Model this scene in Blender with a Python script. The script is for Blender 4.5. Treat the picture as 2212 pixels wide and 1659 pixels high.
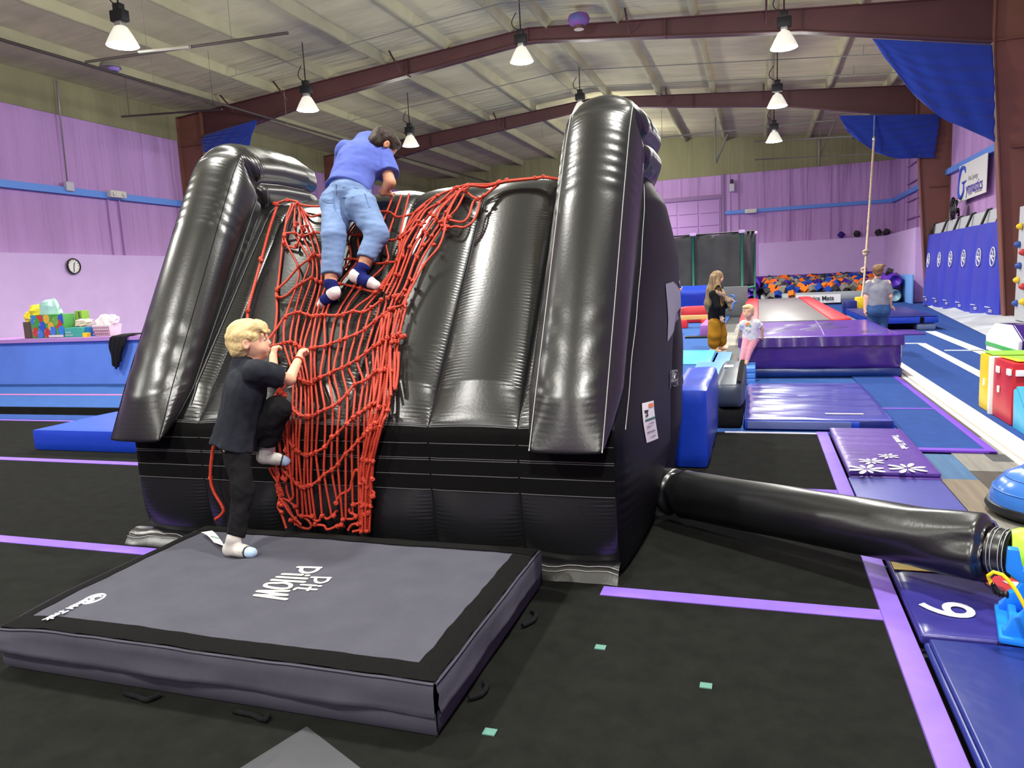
import bpy, bmesh, math, random
import numpy as np
from mathutils import Matrix, Vector
random.seed(7); RNG = np.random.RandomState(7)
for o in list(bpy.data.objects): bpy.data.objects.remove(o)
SC = bpy.context.scene; COL = SC.collection
# ------------------------------------------------------------------ camera
FPX, YAW, PIT, ROL, EYE = 1590.0, math.radians(18.69), math.radians(7.89), math.radians(-2.82), 1.5
def _cam():
    cy, sy, cp, sp = math.cos(YAW), math.sin(YAW), math.cos(PIT), math.sin(PIT)
    fwd = np.array([-sy*cp, cy*cp, -sp]); r0 = np.array([cy, sy, 0.]); u0 = np.cross(r0, fwd)
    c, s = math.cos(ROL), math.sin(ROL)
    return fwd, c*r0+s*u0, -s*r0+c*u0
FWD, RIGHT, UP = _cam(); C0 = np.array([0, 0, EYE])
cd = bpy.data.cameras.new('camera'); cam = bpy.data.objects.new('camera', cd); COL.objects.link(cam)
cd.sensor_width = 36.0; cd.lens = FPX/2212*36.0; cd.clip_start = .05; cd.clip_end = 200
m = Matrix.Identity(4)
for i in range(3):
    m[i][0] = RIGHT[i]; m[i][1] = UP[i]; m[i][2] = -FWD[i]; m[i][3] = C0[i]
cam.matrix_world = m; SC.camera = cam
# ------------------------------------------------------------------ world, exposure, lamps
SC.view_settings.view_transform = 'Standard'; SC.view_settings.look = 'None'
SC.view_settings.gamma = 1; SC.view_settings.use_curve_mapping = False
SC.view_settings.exposure = 0.38
W = bpy.data.worlds.new('world'); SC.world = W; W.use_nodes = True
W.node_tree.nodes['Background'].inputs[0].default_value = (.5, .5, .55, 1)
W.node_tree.nodes['Background'].inputs[1].default_value = .05
LAMP_SPOTS = [(-11.2, 11.5, 6.4), (-11.2, 17.5, 6.42), (-5.4, 17.9, 6.95), (.54, 17.7, 6.38), (-5.45, 24.4, 7.0), (-11.1, 23.4, 6.4), (.54, 23.6, 6.35), (.56, 29.2, 6.25)]
EXTRA = [(-5.4, 30, 7.0), (-5.4, 35.4, 6.9), (-5.4, 11.7, 6.95), (.54, 11.7, 6.38), (-11.2, 4.4, 6.4), (-5.4, 4.4, 6.95), (.54, 4.4, 6.38), (-11.2, -1.6, 6.4), (-5.4, -1.6, 6.95), (.54, -1.6, 6.38), (-5.4, -7.6, 6.95), (.54, -7.6, 6.38)]  # unseen lamps; the farthest has no fixture, added to brighten the far panel
LAMP_W, LAMP_UP = 960.0, 190.0     # reflector downlight, and the spill that leaks up through the acrylic
for i, (x, y, z) in enumerate(LAMP_SPOTS+EXTRA):
    for kind, e in (('SPOT', LAMP_W), ('POINT', LAMP_UP)):
        ld = bpy.data.lights.new('high_bay_or_fill_light', kind); ld.energy = e; ld.shadow_soft_size = .22; ld.color = (1.0, .985, .92)
        if kind == 'SPOT': ld.spot_size = math.radians(152); ld.spot_blend = .8
        lo = bpy.data.objects.new('high_bay_or_fill_light', ld); lo.location = (x, y, z-.34); COL.objects.link(lo)
# ------------------------------------------------------------------ pixel -> world helpers (real planes of the hall)
def ray(x, y): return FWD+RIGHT*(x-1106)/FPX-UP*(y-829.5)/FPX
def G(x, y, z=0.): d = ray(x, y); return C0+d*(z-EYE)/d[2]
def YP(x, y, Y): d = ray(x, y); return C0+d*Y/d[1]
def XP(x, y, X): d = ray(x, y); return C0+d*X/d[0]
def PX(p):
    d = np.asarray(p, float)-C0; w = d@FWD
    return np.stack([1106+FPX*(d@RIGHT)/w, 829.5-FPX*(d@UP)/w], -1)
# ------------------------------------------------------------------ materials
def lin(h):
    h = h.lstrip('#'); v = [int(h[i:i+2], 16)/255 for i in (0, 2, 4)]
    return tuple(c/12.92 if c <= .04045 else ((c+.055)/1.055)**2.4 for c in v)+(1,)
MATS = {}
def mat(name, col, rough=.5, spec=.5, var=0., vs=(3, 3, 3), col2=None, bump=0., bs=(20, 20, 20), det=3, metal=0., emit=0., trans=0., bdist=.01, coat=0., wave=None, sheen=0.):
    if name in MATS: return MATS[name]
    M = bpy.data.materials.new(name); M.use_nodes = True; N = M.node_tree.nodes; L = M.node_tree.links
    b = N['Principled BSDF']; c = lin(col)
    b.inputs['Base Color'].default_value = c; b.inputs['Roughness'].default_value = rough
    b.inputs['Specular IOR Level'].default_value = spec; b.inputs['Metallic'].default_value = metal
    if coat: b.inputs['Coat Weight'].default_value = coat; b.inputs['Coat Roughness'].default_value = .15
    if sheen: b.inputs['Sheen Weight'].default_value = sheen
    if trans: b.inputs['Transmission Weight'].default_value = trans
    if emit: b.inputs['Emission Color'].default_value = c; b.inputs['Emission Strength'].default_value = emit
    M.diffuse_color = c
    if var or bump or wave: tc = N.new('ShaderNodeTexCoord')
    if var:
        mp = N.new('ShaderNodeMapping'); mp.inputs['Scale'].default_value = vs; L.new(tc.outputs['Object'], mp.inputs['Vector'])
        nz = N.new('ShaderNodeTexNoise'); nz.inputs['Scale'].default_value = 1; nz.inputs['Detail'].default_value = 5; nz.inputs['Roughness'].default_value = .6
        L.new(mp.outputs[0], nz.inputs['Vector'])
        r = N.new('ShaderNodeMapRange'); r.inputs[1].default_value = .3; r.inputs[2].default_value = .7; L.new(nz.outputs['Fac'], r.inputs[0])
        mx = N.new('ShaderNodeMix'); mx.data_type = 'RGBA'; L.new(r.outputs[0], mx.inputs[0])
        if col2: a, d = c, lin(col2)
        else: a = tuple(min(1, k*(1-var)) for k in c[:3])+(1,); d = tuple(min(1, k*(1+var)) for k in c[:3])+(1,)
        mx.inputs[6].default_value = a; mx.inputs[7].default_value = d; L.new(mx.outputs[2], b.inputs['Base Color'])
    if bump:
        mp = N.new('ShaderNodeMapping'); mp.inputs['Scale'].default_value = bs; L.new(tc.outputs['Object'], mp.inputs['Vector'])
        nz = N.new('ShaderNodeTexNoise'); nz.inputs['Scale'].default_value = 1; nz.inputs['Detail'].default_value = det
        L.new(mp.outputs[0], nz.inputs['Vector'])
        bp = N.new('ShaderNodeBump'); bp.inputs['Strength'].default_value = bump; bp.inputs['Distance'].default_value = bdist
        L.new(nz.outputs['Fac'], bp.inputs['Height']); L.new(bp.outputs[0], b.inputs['Normal'])
    MATS[name] = M; return M
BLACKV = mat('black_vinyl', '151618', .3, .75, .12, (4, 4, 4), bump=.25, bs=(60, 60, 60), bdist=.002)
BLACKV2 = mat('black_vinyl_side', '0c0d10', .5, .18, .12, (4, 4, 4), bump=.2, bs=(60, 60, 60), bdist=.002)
VELCRO = mat('velcro_black', '101010', .95, .1, .2, (80, 80, 80), bump=.5, bs=(300, 300, 300), bdist=.002)
WTHREAD = mat('white_thread', 'a9aaa8', .8, .2); GTHREAD = mat('grey_thread', '6e6f70', .8, .2); BTHREAD = mat('black_thread', '0c0c0d', .8, .2)
ROPE = mat('red_rope', 'b83a25', .6, .4, .15, (60, 60, 60), bump=.3, bs=(250, 250, 250), bdist=.002)
PADTOP = mat('slate_canvas', '474751', .9, .2, .1, (6, 6, 6), bump=.35, bs=(220, 220, 220), bdist=.002)
PADSIDE = mat('slate_canvas_side', '454550', .9, .2, .1, (6, 6, 6), bump=.35, bs=(220, 220, 220), bdist=.002)
CREAM = mat('cream_print', 'f2efdc', .7, .2); WHITE = mat('white_vinyl', 'eceae6', .45, .4, .04)
WHITEP = mat('white_print', 'cfcfdb', .7, .2)
BLK = mat('black_plastic', '17181a', .5, .4); BLKCLOTH = mat('black_cloth', '1a1a1c', .95, .1, .2, (40, 40, 40), bump=.4, bs=(200, 200, 200), bdist=.002)
CARPET = mat('black_carpet', '1a1b19', .98, .08, .22, (9, 9, 9), bump=.8, bs=(260, 260, 260), bdist=.004)
STRIPE = mat('purple_stripe', '7e60cc', .85, .15, .06, (12, 12, 12)); EDGEP = mat('purple_edge_vinyl', '7d5fbf', .6, .3, .1, (5, 5, 5), bump=.2, bs=(8, 8, 8))
BLUEC = mat('blue_carpet', '375893', .95, .1, .1, (8, 8, 8), bump=.5, bs=(220, 220, 220), bdist=.003)
BLUEC2 = mat('deep_blue_carpet', '2d4886', .95, .1, .1, (8, 8, 8), bump=.5, bs=(220, 220, 220), bdist=.003)
PURW = mat('purple_foam_wall', 'bd96cb', .85, .2, .09, (2.2, 2.2, .12), bump=1, bs=(1.6, 1.6, .13), det=5, bdist=.3)
PURS = mat('purple_smooth_wall', 'd2b5e6', .8, .25, .06, (1.2, 1.2, 1.2))
FOAM = mat('foam_grey', 'c3bc96', .9, .15, .14, (.5, 1.5, 1), bump=.9, bs=(.7, 5, 3), det=6, bdist=.12)
FOAMW = mat('foam_grey_wall', '8f8d6a', .9, .15, .12, (1, 1, .3), bump=.8, bs=(4, 4, .3), det=5, bdist=.08)
RIB = mat('foam_rib', 'aaa582', .9, .15, .12, (.8, .8, .8), bump=.8, bs=(2, 2, 2), bdist=.05)
MAROON = mat('maroon_steel', '50302f', .5, .4, .1, (1, 1, 1)); BROWNC = mat('brown_steel', '7a5042', .5, .4, .1, (1, 1, 1))
RAILB = mat('blue_rail', '5f92e6', .5, .4); KNEEB = mat('blue_paint', '5f86dc', .6, .4, .08, (2, 2, 2)); LEDGE = mat('lilac_paint', 'b387c4', .6, .3)
RBLUE = mat('royal_blue_vinyl', '153cb4', .33, .5, .06, (3, 3, 3), bump=.25, bs=(6, 6, 6), bdist=.02)
NAVYB = mat('deep_blue_vinyl', '182670', .3, .5, .08, (3, 3, 3), bump=.2, bs=(5, 5, 5), bdist=.02)
PURV = mat('purple_vinyl', '371874', .3, .5, .06, (3, 3, 3), bump=.3, bs=(3, 6, 3), bdist=.03, coat=.5)
PURM = mat('bright_purple_vinyl', '55388e', .35, .5, .05, (4, 4, 4), bump=.3, bs=(12, 12, 12), bdist=.006)
DRAPE = mat('blue_drape', '173594', .8, .3, .06, (2, 2, 2), sheen=.3)
LBLUE = mat('light_blue_vinyl', '4c86d8', .45, .4, .05); TURQ = mat('turquoise_vinyl', '4fb6dc', .4, .4, .05)
GREYV = mat('grey_vinyl', '8b9096', .45, .4, .06); DGREYB = mat('charcoal_blue_vinyl', '36404e', .4, .4, .08)
REDV = mat('red_vinyl', 'c2272f', .4, .45, .06, (4, 4, 4)); YELV = mat('yellow_vinyl', 'ecc91f', .4, .45, .05, (4, 4, 4)); ORGV = mat('orange_vinyl', 'ea7a1c', .4, .45, .05); GRNV = mat('green_vinyl', '8cc63c', .45, .4)
SKIN = mat('skin', 'e6b494', .55, .35, .05, (14, 14, 14)); SKIN2 = mat('skin_tan', 'c98f70', .55, .35, .05, (14, 14, 14))
# ------------------------------------------------------------------ object helpers
def link(name, me, M=None, parent=None, smooth=True):
    o = bpy.data.objects.new(name, me); COL.objects.link(o)
    if M is not None:
        for k in (M if isinstance(M, (list, tuple)) else [M]): me.materials.append(k)
    if parent is not None:
        o.parent = parent; o.matrix_parent_inverse = Matrix.Translation(-Vector(parent['_base'])) if '_base' in parent else Matrix.Translation(-parent.location)
    return o
def mesh(name, V, F, M=None, parent=None, smooth=True, mi=None):
    me = bpy.data.meshes.new(name)
    V = np.asarray(V, float)
    me.from_pydata(V.tolist(), [], F if isinstance(F, list) else F.tolist())
    if smooth: me.polygons.foreach_set('use_smooth', [True]*len(me.polygons))
    if mi is not None: me.polygons.foreach_set('material_index', list(mi))
    me.update(); return link(name, me, M, parent)
def tag(o, label, cat, group=None, kind=None):
    o['label'] = label; o['category'] = cat
    if group: o['group'] = group
    if kind: o['kind'] = kind
    return o
def thing(name, label, cat, loc=(0, 0, 0), group=None):
    o = bpy.data.objects.new(name, None); COL.objects.link(o); o.empty_display_size = .1
    o.location = tuple(float(k) for k in loc); return tag(o, label, cat, group)
def struct(name, V, F, M, parent=None, smooth=False):
    o = mesh(name, V, F, M, parent, smooth)
    if parent is None: o['kind'] = 'structure'
    return o
def copy_tree(root, loc):
    r = root.copy(); COL.objects.link(r)
    for ch in root.children:
        c = ch.copy(); COL.objects.link(c); c.parent = r
        for g in ch.children:
            d = g.copy(); COL.objects.link(d); d.parent = c
    r.location = loc; return r
def boxvf(a, b):
    x0, y0, z0 = a; x1, y1, z1 = b
    V = [(x0, y0, z0), (x1, y0, z0), (x1, y1, z0), (x0, y1, z0), (x0, y0, z1), (x1, y0, z1), (x1, y1, z1), (x0, y1, z1)]
    return V, [[0, 3, 2, 1], [4, 5, 6, 7], [0, 1, 5, 4], [1, 2, 6, 5], [2, 3, 7, 6], [3, 0, 4, 7]]
def join(*vf):
    V, F = [], []
    for v, f in vf:
        n = len(V); V += [tuple(p) for p in v]; F += [[i+n for i in q] for q in f]
    return V, F
def bev_mesh(name, V, F, M, parent=None, w=.01, seg=2, smooth=True, sub=0, disp=None):
    bm = bmesh.new(); vs = [bm.verts.new(p) for p in V]
    for q in F:
        try: bm.faces.new([vs[i] for i in q])
        except ValueError: pass
    bmesh.ops.recalc_face_normals(bm, faces=bm.faces)
    if w: bmesh.ops.bevel(bm, geom=list(bm.edges), offset=w, segments=seg, profile=.6, affect='EDGES', clamp_overlap=True)
    if sub: bmesh.ops.subdivide_edges(bm, edges=[e for e in bm.edges if e.calc_length() > sub], cuts=0)
    me = bpy.data.meshes.new(name); bm.to_mesh(me); bm.free()
    if smooth:
        me.polygons.foreach_set('use_smooth', [True]*len(me.polygons))
        try: me.set_sharp_from_angle(angle=math.radians(50))
        except Exception: pass
    return link(name, me, M, parent)
def box(name, a, b, M, parent=None, w=.01, seg=2):
    V, F = boxvf(a, b); return bev_mesh(name, V, F, M, parent, w, seg)
def sbox(name, a, b, M, parent=None):   # sharp structural box
    V, F = boxvf(a, b); return struct(name, V, F, M, parent)
def prism(name, poly, axis, a, b, M, parent=None, w=.01, seg=2):
    """poly: 2-D outline in the two other axes (in axis order), extruded from a to b along axis"""
    n = len(poly); V = []
    for t in (a, b):
        for p in poly:
            q = list(p); q.insert(axis, t); V.append(tuple(q))
    F = [list(range(n))[::-1], list(range(n, 2*n))]+[[i, (i+1) % n, (i+1) % n+n, i+n] for i in range(n)]
    return bev_mesh(name, V, F, M, parent, w, seg)
def snoise(P, s, seed=0, oct=3):
    """cheap smooth pseudo-noise of points (n,3) in about -1..1"""
    r = np.random.RandomState(seed); out = 0; amp = 1; tot = 0
    for _ in range(oct):
        k = 0
        for _ in range(4):
            w = r.randn(3)*s*2; k = k+np.sin(P@w+r.rand()*6.3)
        out = out+amp*k/2.2; tot += amp; amp *= .5; s *= 2.1
    return out/tot
def gridvf(P, closed_u=False, closed_v=False):
    nu, nv = P.shape[:2]; V = P.reshape(-1, 3); F = []
    U = nu if closed_u else nu-1; Vn = nv if closed_v else nv-1
    i = np.arange(U)[:, None]; j = np.arange(Vn)[None, :]
    i2 = (i+1) % nu; j2 = (j+1) % nv
    F = np.stack([i*nv+j, i2*nv+j, i2*nv+j2, i*nv+j2], -1).reshape(-1, 4)
    return V, F
def grid(name, P, M, parent=None, flip=False, **k):
    V, F = gridvf(P, **k)
    if flip: F = F[:, ::-1]
    return mesh(name, V, F, M, parent)
def smoothline(pts, step=.02, closed=False):
    P = np.asarray(pts, float)
    if len(P) < 3:
        n = max(2, int(np.linalg.norm(P[-1]-P[0])/step)+1); return P[0]+(P[-1]-P[0])*np.linspace(0, 1, n)[:, None]
    Q = np.vstack([2*P[0]-P[1], P, 2*P[-1]-P[-2]]); out = []
    for i in range(1, len(Q)-2):
        a, b, c, d = Q[i-1], Q[i], Q[i+1], Q[i+2]
        n = max(1, int(np.linalg.norm(c-b)/step)); t = (np.arange(n)/n)[:, None]
        out.append(.5*((2*b)+(-a+c)*t+(2*a-5*b+4*c-d)*t**2+(-a+3*b-3*c+d)*t**3))
    out.append(P[-1:]); return np.vstack(out)
def frames(P):
    T = np.gradient(P, axis=0); T /= np.linalg.norm(T, axis=1, keepdims=True)+1e-9
    n = np.array([0., 0, 1]) if abs(T[0][2]) < .9 else np.array([1., 0, 0])
    N = np.zeros_like(P)
    for i in range(len(P)):
        n = n-T[i]*(n@T[i]); n = n/(np.linalg.norm(n)+1e-9); N[i] = n
    return T, N, np.cross(T, N)
def tubevf(P, r, k=8, lobes=0, pitch=.05, caps=True):
    P = np.asarray(P, float); T, N, B = frames(P); n = len(P)
    r = np.broadcast_to(np.asarray(r, float), (n,))
    L = np.concatenate([[0], np.cumsum(np.linalg.norm(np.diff(P, axis=0), axis=1))])
    th = np.arange(k)/k*2*math.pi
    R = r[:, None]*np.ones(k)[None, :]
    if lobes: R = R*(1+.2*np.cos(lobes*th[None, :]+L[:, None]/pitch*2*math.pi))
    V = P[:, None, :]+R[..., None]*(np.cos(th)[None, :, None]*N[:, None, :]+np.sin(th)[None, :, None]*B[:, None, :])
    V, F = gridvf(V, closed_v=True); F = [list(q[::-1]) for q in F]
    if caps: F += [list(range(k)), list(range((n-1)*k, n*k))[::-1]]
    return V, F
def tube(name, pts, r, M, parent=None, k=8, step=None, **kw):
    P = smoothline(pts, step) if step else np.asarray(pts, float)
    V, F = tubevf(P, r, k, **kw); return mesh(name, V, F, M, parent)
def lathe(name, prof, M, parent=None, k=24, at=(0, 0, 0), axis=2):
    th = np.arange(k)/k*2*math.pi; P = np.zeros((len(prof), k, 3))
    for i, (r, z) in enumerate(prof):
        c = np.stack([r*np.cos(th), r*np.sin(th), np.full(k, z)], -1)
        if axis == 0: c = c[:, [2, 0, 1]]
        if axis == 1: c = c[:, [1, 2, 0]]
        P[i] = c
    V, F = gridvf(P+np.asarray(at, float), closed_v=True); F = [list(q[::-1]) for q in F]
    if prof[0][0] > 1e-4: F.append(list(range(k)))
    if prof[-1][0] > 1e-4: F.append(list(range((len(prof)-1)*k, len(prof)*k))[::-1])
    o = mesh(name, V, F, M, parent)
    try: o.data.set_sharp_from_angle(angle=math.radians(45))
    except Exception: pass
    return o
def text_vf(body, size, bold=0., ex=.0):
    cu = bpy.data.curves.new('t', 'FONT'); cu.body = body; cu.size = size; cu.offset = bold; cu.extrude = ex; cu.resolution_u = 4
    cu.align_x = 'CENTER'; cu.align_y = 'CENTER'
    o = bpy.data.objects.new('t', cu); COL.objects.link(o)
    dg = bpy.context.evaluated_depsgraph_get(); me = bpy.data.meshes.new_from_object(o.evaluated_get(dg))
    V = np.array([v.co[:] for v in me.vertices]).reshape(-1, 3); F = [list(p.vertices) for p in me.polygons]
    bpy.data.objects.remove(o); bpy.data.curves.remove(cu); bpy.data.meshes.remove(me)
    return V, F
def text(name, body, size, at, xdir, ydir, M, parent=None, bold=0., ex=.0008, lift=.002, sx=1.):
    V, F = text_vf(body, size, bold, ex)
    x = np.asarray(xdir, float); x /= np.linalg.norm(x); y = np.asarray(ydir, float); y -= x*(x@y); y /= np.linalg.norm(y); z = np.cross(x, y)
    V = np.asarray(at, float)+V[:, :1]*x*sx+V[:, 1:2]*y+(V[:, 2:3]+lift)*z
    return mesh(name, V, F, M, parent, smooth=False)
# ================================================================== THE HALL
XL, XR, YB, YF, XM = -17.62, 6.05, -12.0, 39.0, -5.8
def ZR(x): return 8.38-.083*abs(x-XM)
floor = sbox('floor', (XL-.1, YB, -.3), (XR+.1, YF+.1, -.03), mat('dark_slab', '23242a', .9))
def slab(name, a, b, M, z0=-.03):
    return sbox(name, (a[0], a[1], z0), (b[0], b[1], b[2] if len(b) > 2 else 0), M, floor)
slab('black_carpet', (XL, YB), (.5, 7.07), CARPET)
slab('blue_carpet', (XL, 7.62), (-8, 10.2, .08), BLUEC)
sbox('carpet_edge', (XL, 7.60, -.03), (-6, 7.625, .075), CARPET, floor)
sbox('stripe', (XL, 8.62, .081), (-8, 8.72, .083), mat('pink_stripe', 'c0659a', .8), floor)
slab('blue_mat_strip', (-10.9, 7.08), (-6, 7.4, .01), BLUEC2)
sbox('stripe', (XL, 7.02, .0), (-6, 7.08, .004), STRIPE, floor)
for y, w, x0, x1 in ((3.32, .10, XL, -3.35), (3.33, .10, -.72, .52), (5.2, .10, XL, -3.6), (5.2, .09, -.5, .5)):
    sbox('stripe', (x0, y-w/2, 0), (x1, y+w/2, .004), STRIPE, floor)
sbox('stripe', (-.3, 7.05, 0), (.5, 7.09, .006), mat('pale_edging', 'c9c6dc', .7), floor)
# purple edge pad that borders the black floor
V, F = boxvf((.5, -3, -.03), (.595, 7.12, .012)); bev_mesh('edge_pad', V, F, EDGEP, floor, .008)
# far blue carpet with lighter lines, mats' floor right of it
slab('blue_carpet', (-8, 7.12), (1.2, 16.5, -.005), BLUEC)
slab('blue_carpet', (1.2, 6.5), (1.70, 10.85, .012), BLUEC2)
slab('blue_carpet', (-8, 16.5), (-.9, 39, -.005), BLUEC)
slab('blue_carpet', (.9, 16.5), (1.9, 39, -.005), BLUEC)
for a, b in (((1.2, 6.44, 0), (1.75, 6.52, .022)), ((1.69, 6.44, 0), (1.755, 10.85, .018)), ((1.2, 8.31, .012), (1.7, 8.37, .016))):
    V, F = boxvf(a, b); bev_mesh('purple_binding', V, F, mat('purple_binding', '6a3fb8', .7, .3), floor, .006)
sbox('stripe', (-.1, 9.93, -.004), (1.2, 9.98, -.001), mat('pale_blue_stripe', '6fa0da', .8), floor)
sbox('stripe', (1.5, 10.85, -.004), (1.62, 12.2, -.001), mat('white_line', 'e8e8e6', .8), floor)
# sprung floor right of the aisle, its white edging and white lines
slab('sprung_floor', (2.05, -2), (XR, YF, 0), BLUEC2)
wl = MATS['white_line']
for x0, x1, z in ((1.80, 1.845, .012), (1.86, 1.93, .024), (1.94, 2.05, .016)):
    V, F = boxvf((x0, -2, -.03), (x1, 16.3, z)); bev_mesh('edge_strip', V, F, mat('white_edging', 'dedad2', .5), floor, .006)
def fl(p, q, w=.055):
    p, q = G(*p), G(*q); d = q-p; d /= np.linalg.norm(d); n = np.array([-d[1], d[0], 0])*w
    V = [p+n, p-n, q-n, q+n]; V = [tuple(v+np.array([0, 0, z])) for z in (.001, .004) for v in V]
    struct('stripe', V, [[3, 2, 1, 0], [4, 5, 6, 7], [0, 1, 5, 4], [1, 2, 6, 5], [2, 3, 7, 6], [3, 0, 4, 7]], wl, floor)
fl((1990, 742), (2250, 878), .07); fl((2010, 716), (2150, 772), .1); fl((1955, 742), (1992, 742), .06); fl((2040, 757), (2125, 757), .05)
# vinyl planks in the aisle: every plank its own piece
PK = [mat('plank_'+n, c, .55, .35, .22, (22, 1.6, 5), bump=.15, bs=(40, 3, 5), bdist=.003) for n, c in (('blue', '3c6186'), ('tan', '776c5c'), ('dark', '45413a'), ('grey', '7e7c75'), ('brown', '56402f'), ('pale', '8f8a7d'), ('charcoal', '444749'))]
def planks(x0, x1, y0, y1, w, ln, order, jit):
    c = 0; x = x0
    while x < x1-.02:
        y = y0-jit*(c % 3)/3*ln; k = 0
        while y < y1:
            a, b = max(y, y0), min(y+ln, y1)
            if b-a > .05: sbox('plank', (x+.001, a+.001, -.03), (min(x+w, x1)-.001, b-.001, -.001-.0006*((k+c) % 2)), PK[order[(k*3+c*2+k//4) % len(order)]], floor)
            y += ln; k += 1
        x += w; c += 1
for c, (xa, xb, ya, ids) in enumerate(((1.2, 1.435, -1.1, (2, 1, 3, 2, 4, 0, 2, 3, 1, 0)), (1.437, 1.66, -.85, (3, 4, 2, 1, 0, 3, 1, 4, 2, 3)), (1.662, 1.8, -1.3, (1, 2, 3, 4, 2, 1, 0, 3, 2, 3, 6)))):
    for k, q in enumerate(ids):
        a, b = max(ya+.75*k, -1.1), min(ya+.75*(k+1), 6.44)
        if b-a > .05: sbox('plank', (xa, a+.001, -.03), (xb, b-.001, -.001-.0006*((k+c) % 2)), PK[q], floor)
planks(1.757, 1.8, 6.44, 10.9, .05, .6, [3, 4, 5, 2, 6], 0)
planks(1.2, 1.8, 10.9, 16.3, .3, .8, [2, 3, 6, 4], .6)
planks(-.9, -.25, 12.6, 22, .33, .8, [3, 5, 6, 5, 3, 2], .6)
# walls ------------------------------------------------------------
def wallx(name, x, sgn):
    w = sbox(name, (min(x, x+sgn*.2), YB, -.3), (max(x, x+sgn*.2), YF, 6.5), PURW)
    sbox('foam_band', (min(x-sgn*.03, x+sgn*.2), YB, 6.48), (max(x-sgn*.03, x+sgn*.2), YF, 7.6), FOAMW, w)
    return w
wl_ = wallx('wall_left', XL, -1); wr_ = wallx('wall_right', XR, 1)
sbox('smooth_panel', (XL, YB, -.3), (XL+.06, 19.6, 2.82), PURS, wl_)
wf = sbox('wall_far', (XL-.2, YF, -.3), (XR+.2, YF+.2, 6.25), PURW)
P = [(XL-.2, 6.23), (XR+.2, 6.23), (XR+.2, ZR(XR)+.4), (XM, 8.8), (XL-.2, ZR(XL)+.4)]
V = [(x, y, z) for y in (YF-.03, YF+.2) for x, z in P]
struct('foam_gable', V, [[0, 1, 2, 3, 4], [9, 8, 7, 6, 5]]+[[i, i+5, (i+1) % 5+5, (i+1) % 5] for i in range(5)], FOAMW, wf)
wb = sbox('wall_back', (XL-.2, YB-.2, -.3), (XR+.2, YB, 8.8), PURW)
# smooth lilac lining low on the far wall and round the corner, with its ledge
sbox('smooth_panel', (.03, YF-.25, -.03), (5.6, YF, 2.78), PURS, wf)
sbox('smooth_panel', (5.6, 31.4, -.03), (XR, YF, 2.78), PURS, wr_)
# pilaster, door tracks and roller door at the left part of the far wall
sbox('trim_1', (-1.72, YF-.12, 0), (-1.58, YF, 6.25), mat('purple_trim', '93729f', .7))
for x in (-1.35, -.95, 3.25, 1.4): sbox('streak_rib', (x, YF-.05, 2.8), (x+.06, YF, 6.2), PURW, wf)
door = sbox('door_1', (-4.9, YF-.06, 0), (-1.75, YF-.01, 5.1), mat('purple_door', 'b28ac2', .7)); 
for k in range(8):
    for j in range(3): sbox('door_panel', (-4.85+j*1.04, YF-.1, .1+k*.62), (-3.9+j*1.04, YF-.055, .66+k*.62), MATS['purple_door'], door)
sbox('door_track', (-4.9, YF-.14, 5.1), (-1.7, YF-.02, 5.3), MATS['purple_trim'], door)
# horizontal girts on the right wall beside the far column
for k in range(9): sbox('girt', (XR-.10, 31.45, .4+k*.72), (XR, 35.6, .45+k*.72), mat('girt_purple', '9a7aaa', .7), wr_)
for y in (31.6, 33.4, 35.4): sbox('girt_post', (XR-.08, y, 0), (XR, y+.07, 6.4), MATS['girt_purple'], wr_)
# blue rails that run round the hall
sbox('trim_2', (XL, -12, 4.40), (XL+.14, YF, 4.58), RAILB)
sbox('trim_3', (-1.55, YF-.12, 4.3), (XR, YF, 4.46), RAILB)
sbox('trim_4', (XR-.14, 20.4, 4.3), (XR, YF, 4.48), RAILB)
# ceiling ----------------------------------------------------------
V = []
for y in (YB, YF+.2):
    for x, dz in ((XL-.2, 0), (XM, 0), (XR+.2, 0), (XR+.2, .25), (XM, .25), (XL-.2, .25)): V.append((x, y, ZR(x)+dz))
ceil = struct('ceiling', V, [[0, 6, 7, 1], [1, 7, 8, 2], [2, 8, 9, 3], [3, 9, 10, 4], [4, 10, 11, 5], [5, 11, 6, 0]], FOAM)
PX_ = [XM-.5, XM+.5]+[XM+s*(.5+1.9*k) for k in range(1, 6) for s in (-1, 1)]
for i, x in enumerate(PX_):
    # purlins buried in sprayed foam: a lumpy rounded rib
    ys = np.arange(YB, YF+.1, .5); n = len(ys); prof = [(-.20, .06), (-.09, -.03), (-.075, -.19), (.0, -.215), (.075, -.19), (.09, -.03), (.20, .06)]
    Pp = np.zeros((n, 7, 3)); nz = snoise(np.stack([ys*0+x*3, ys, ys*0], -1), .9, 3)
    for j, (dx, dz) in enumerate(prof):
        Pp[:, j] = np.stack([x+dx*(1+.18*nz), ys, ZR(x)+dz*(1+.1*nz)], -1)
    V, F = gridvf(Pp); o = mesh('purlin', V, F, RIB, ceil)
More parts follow.
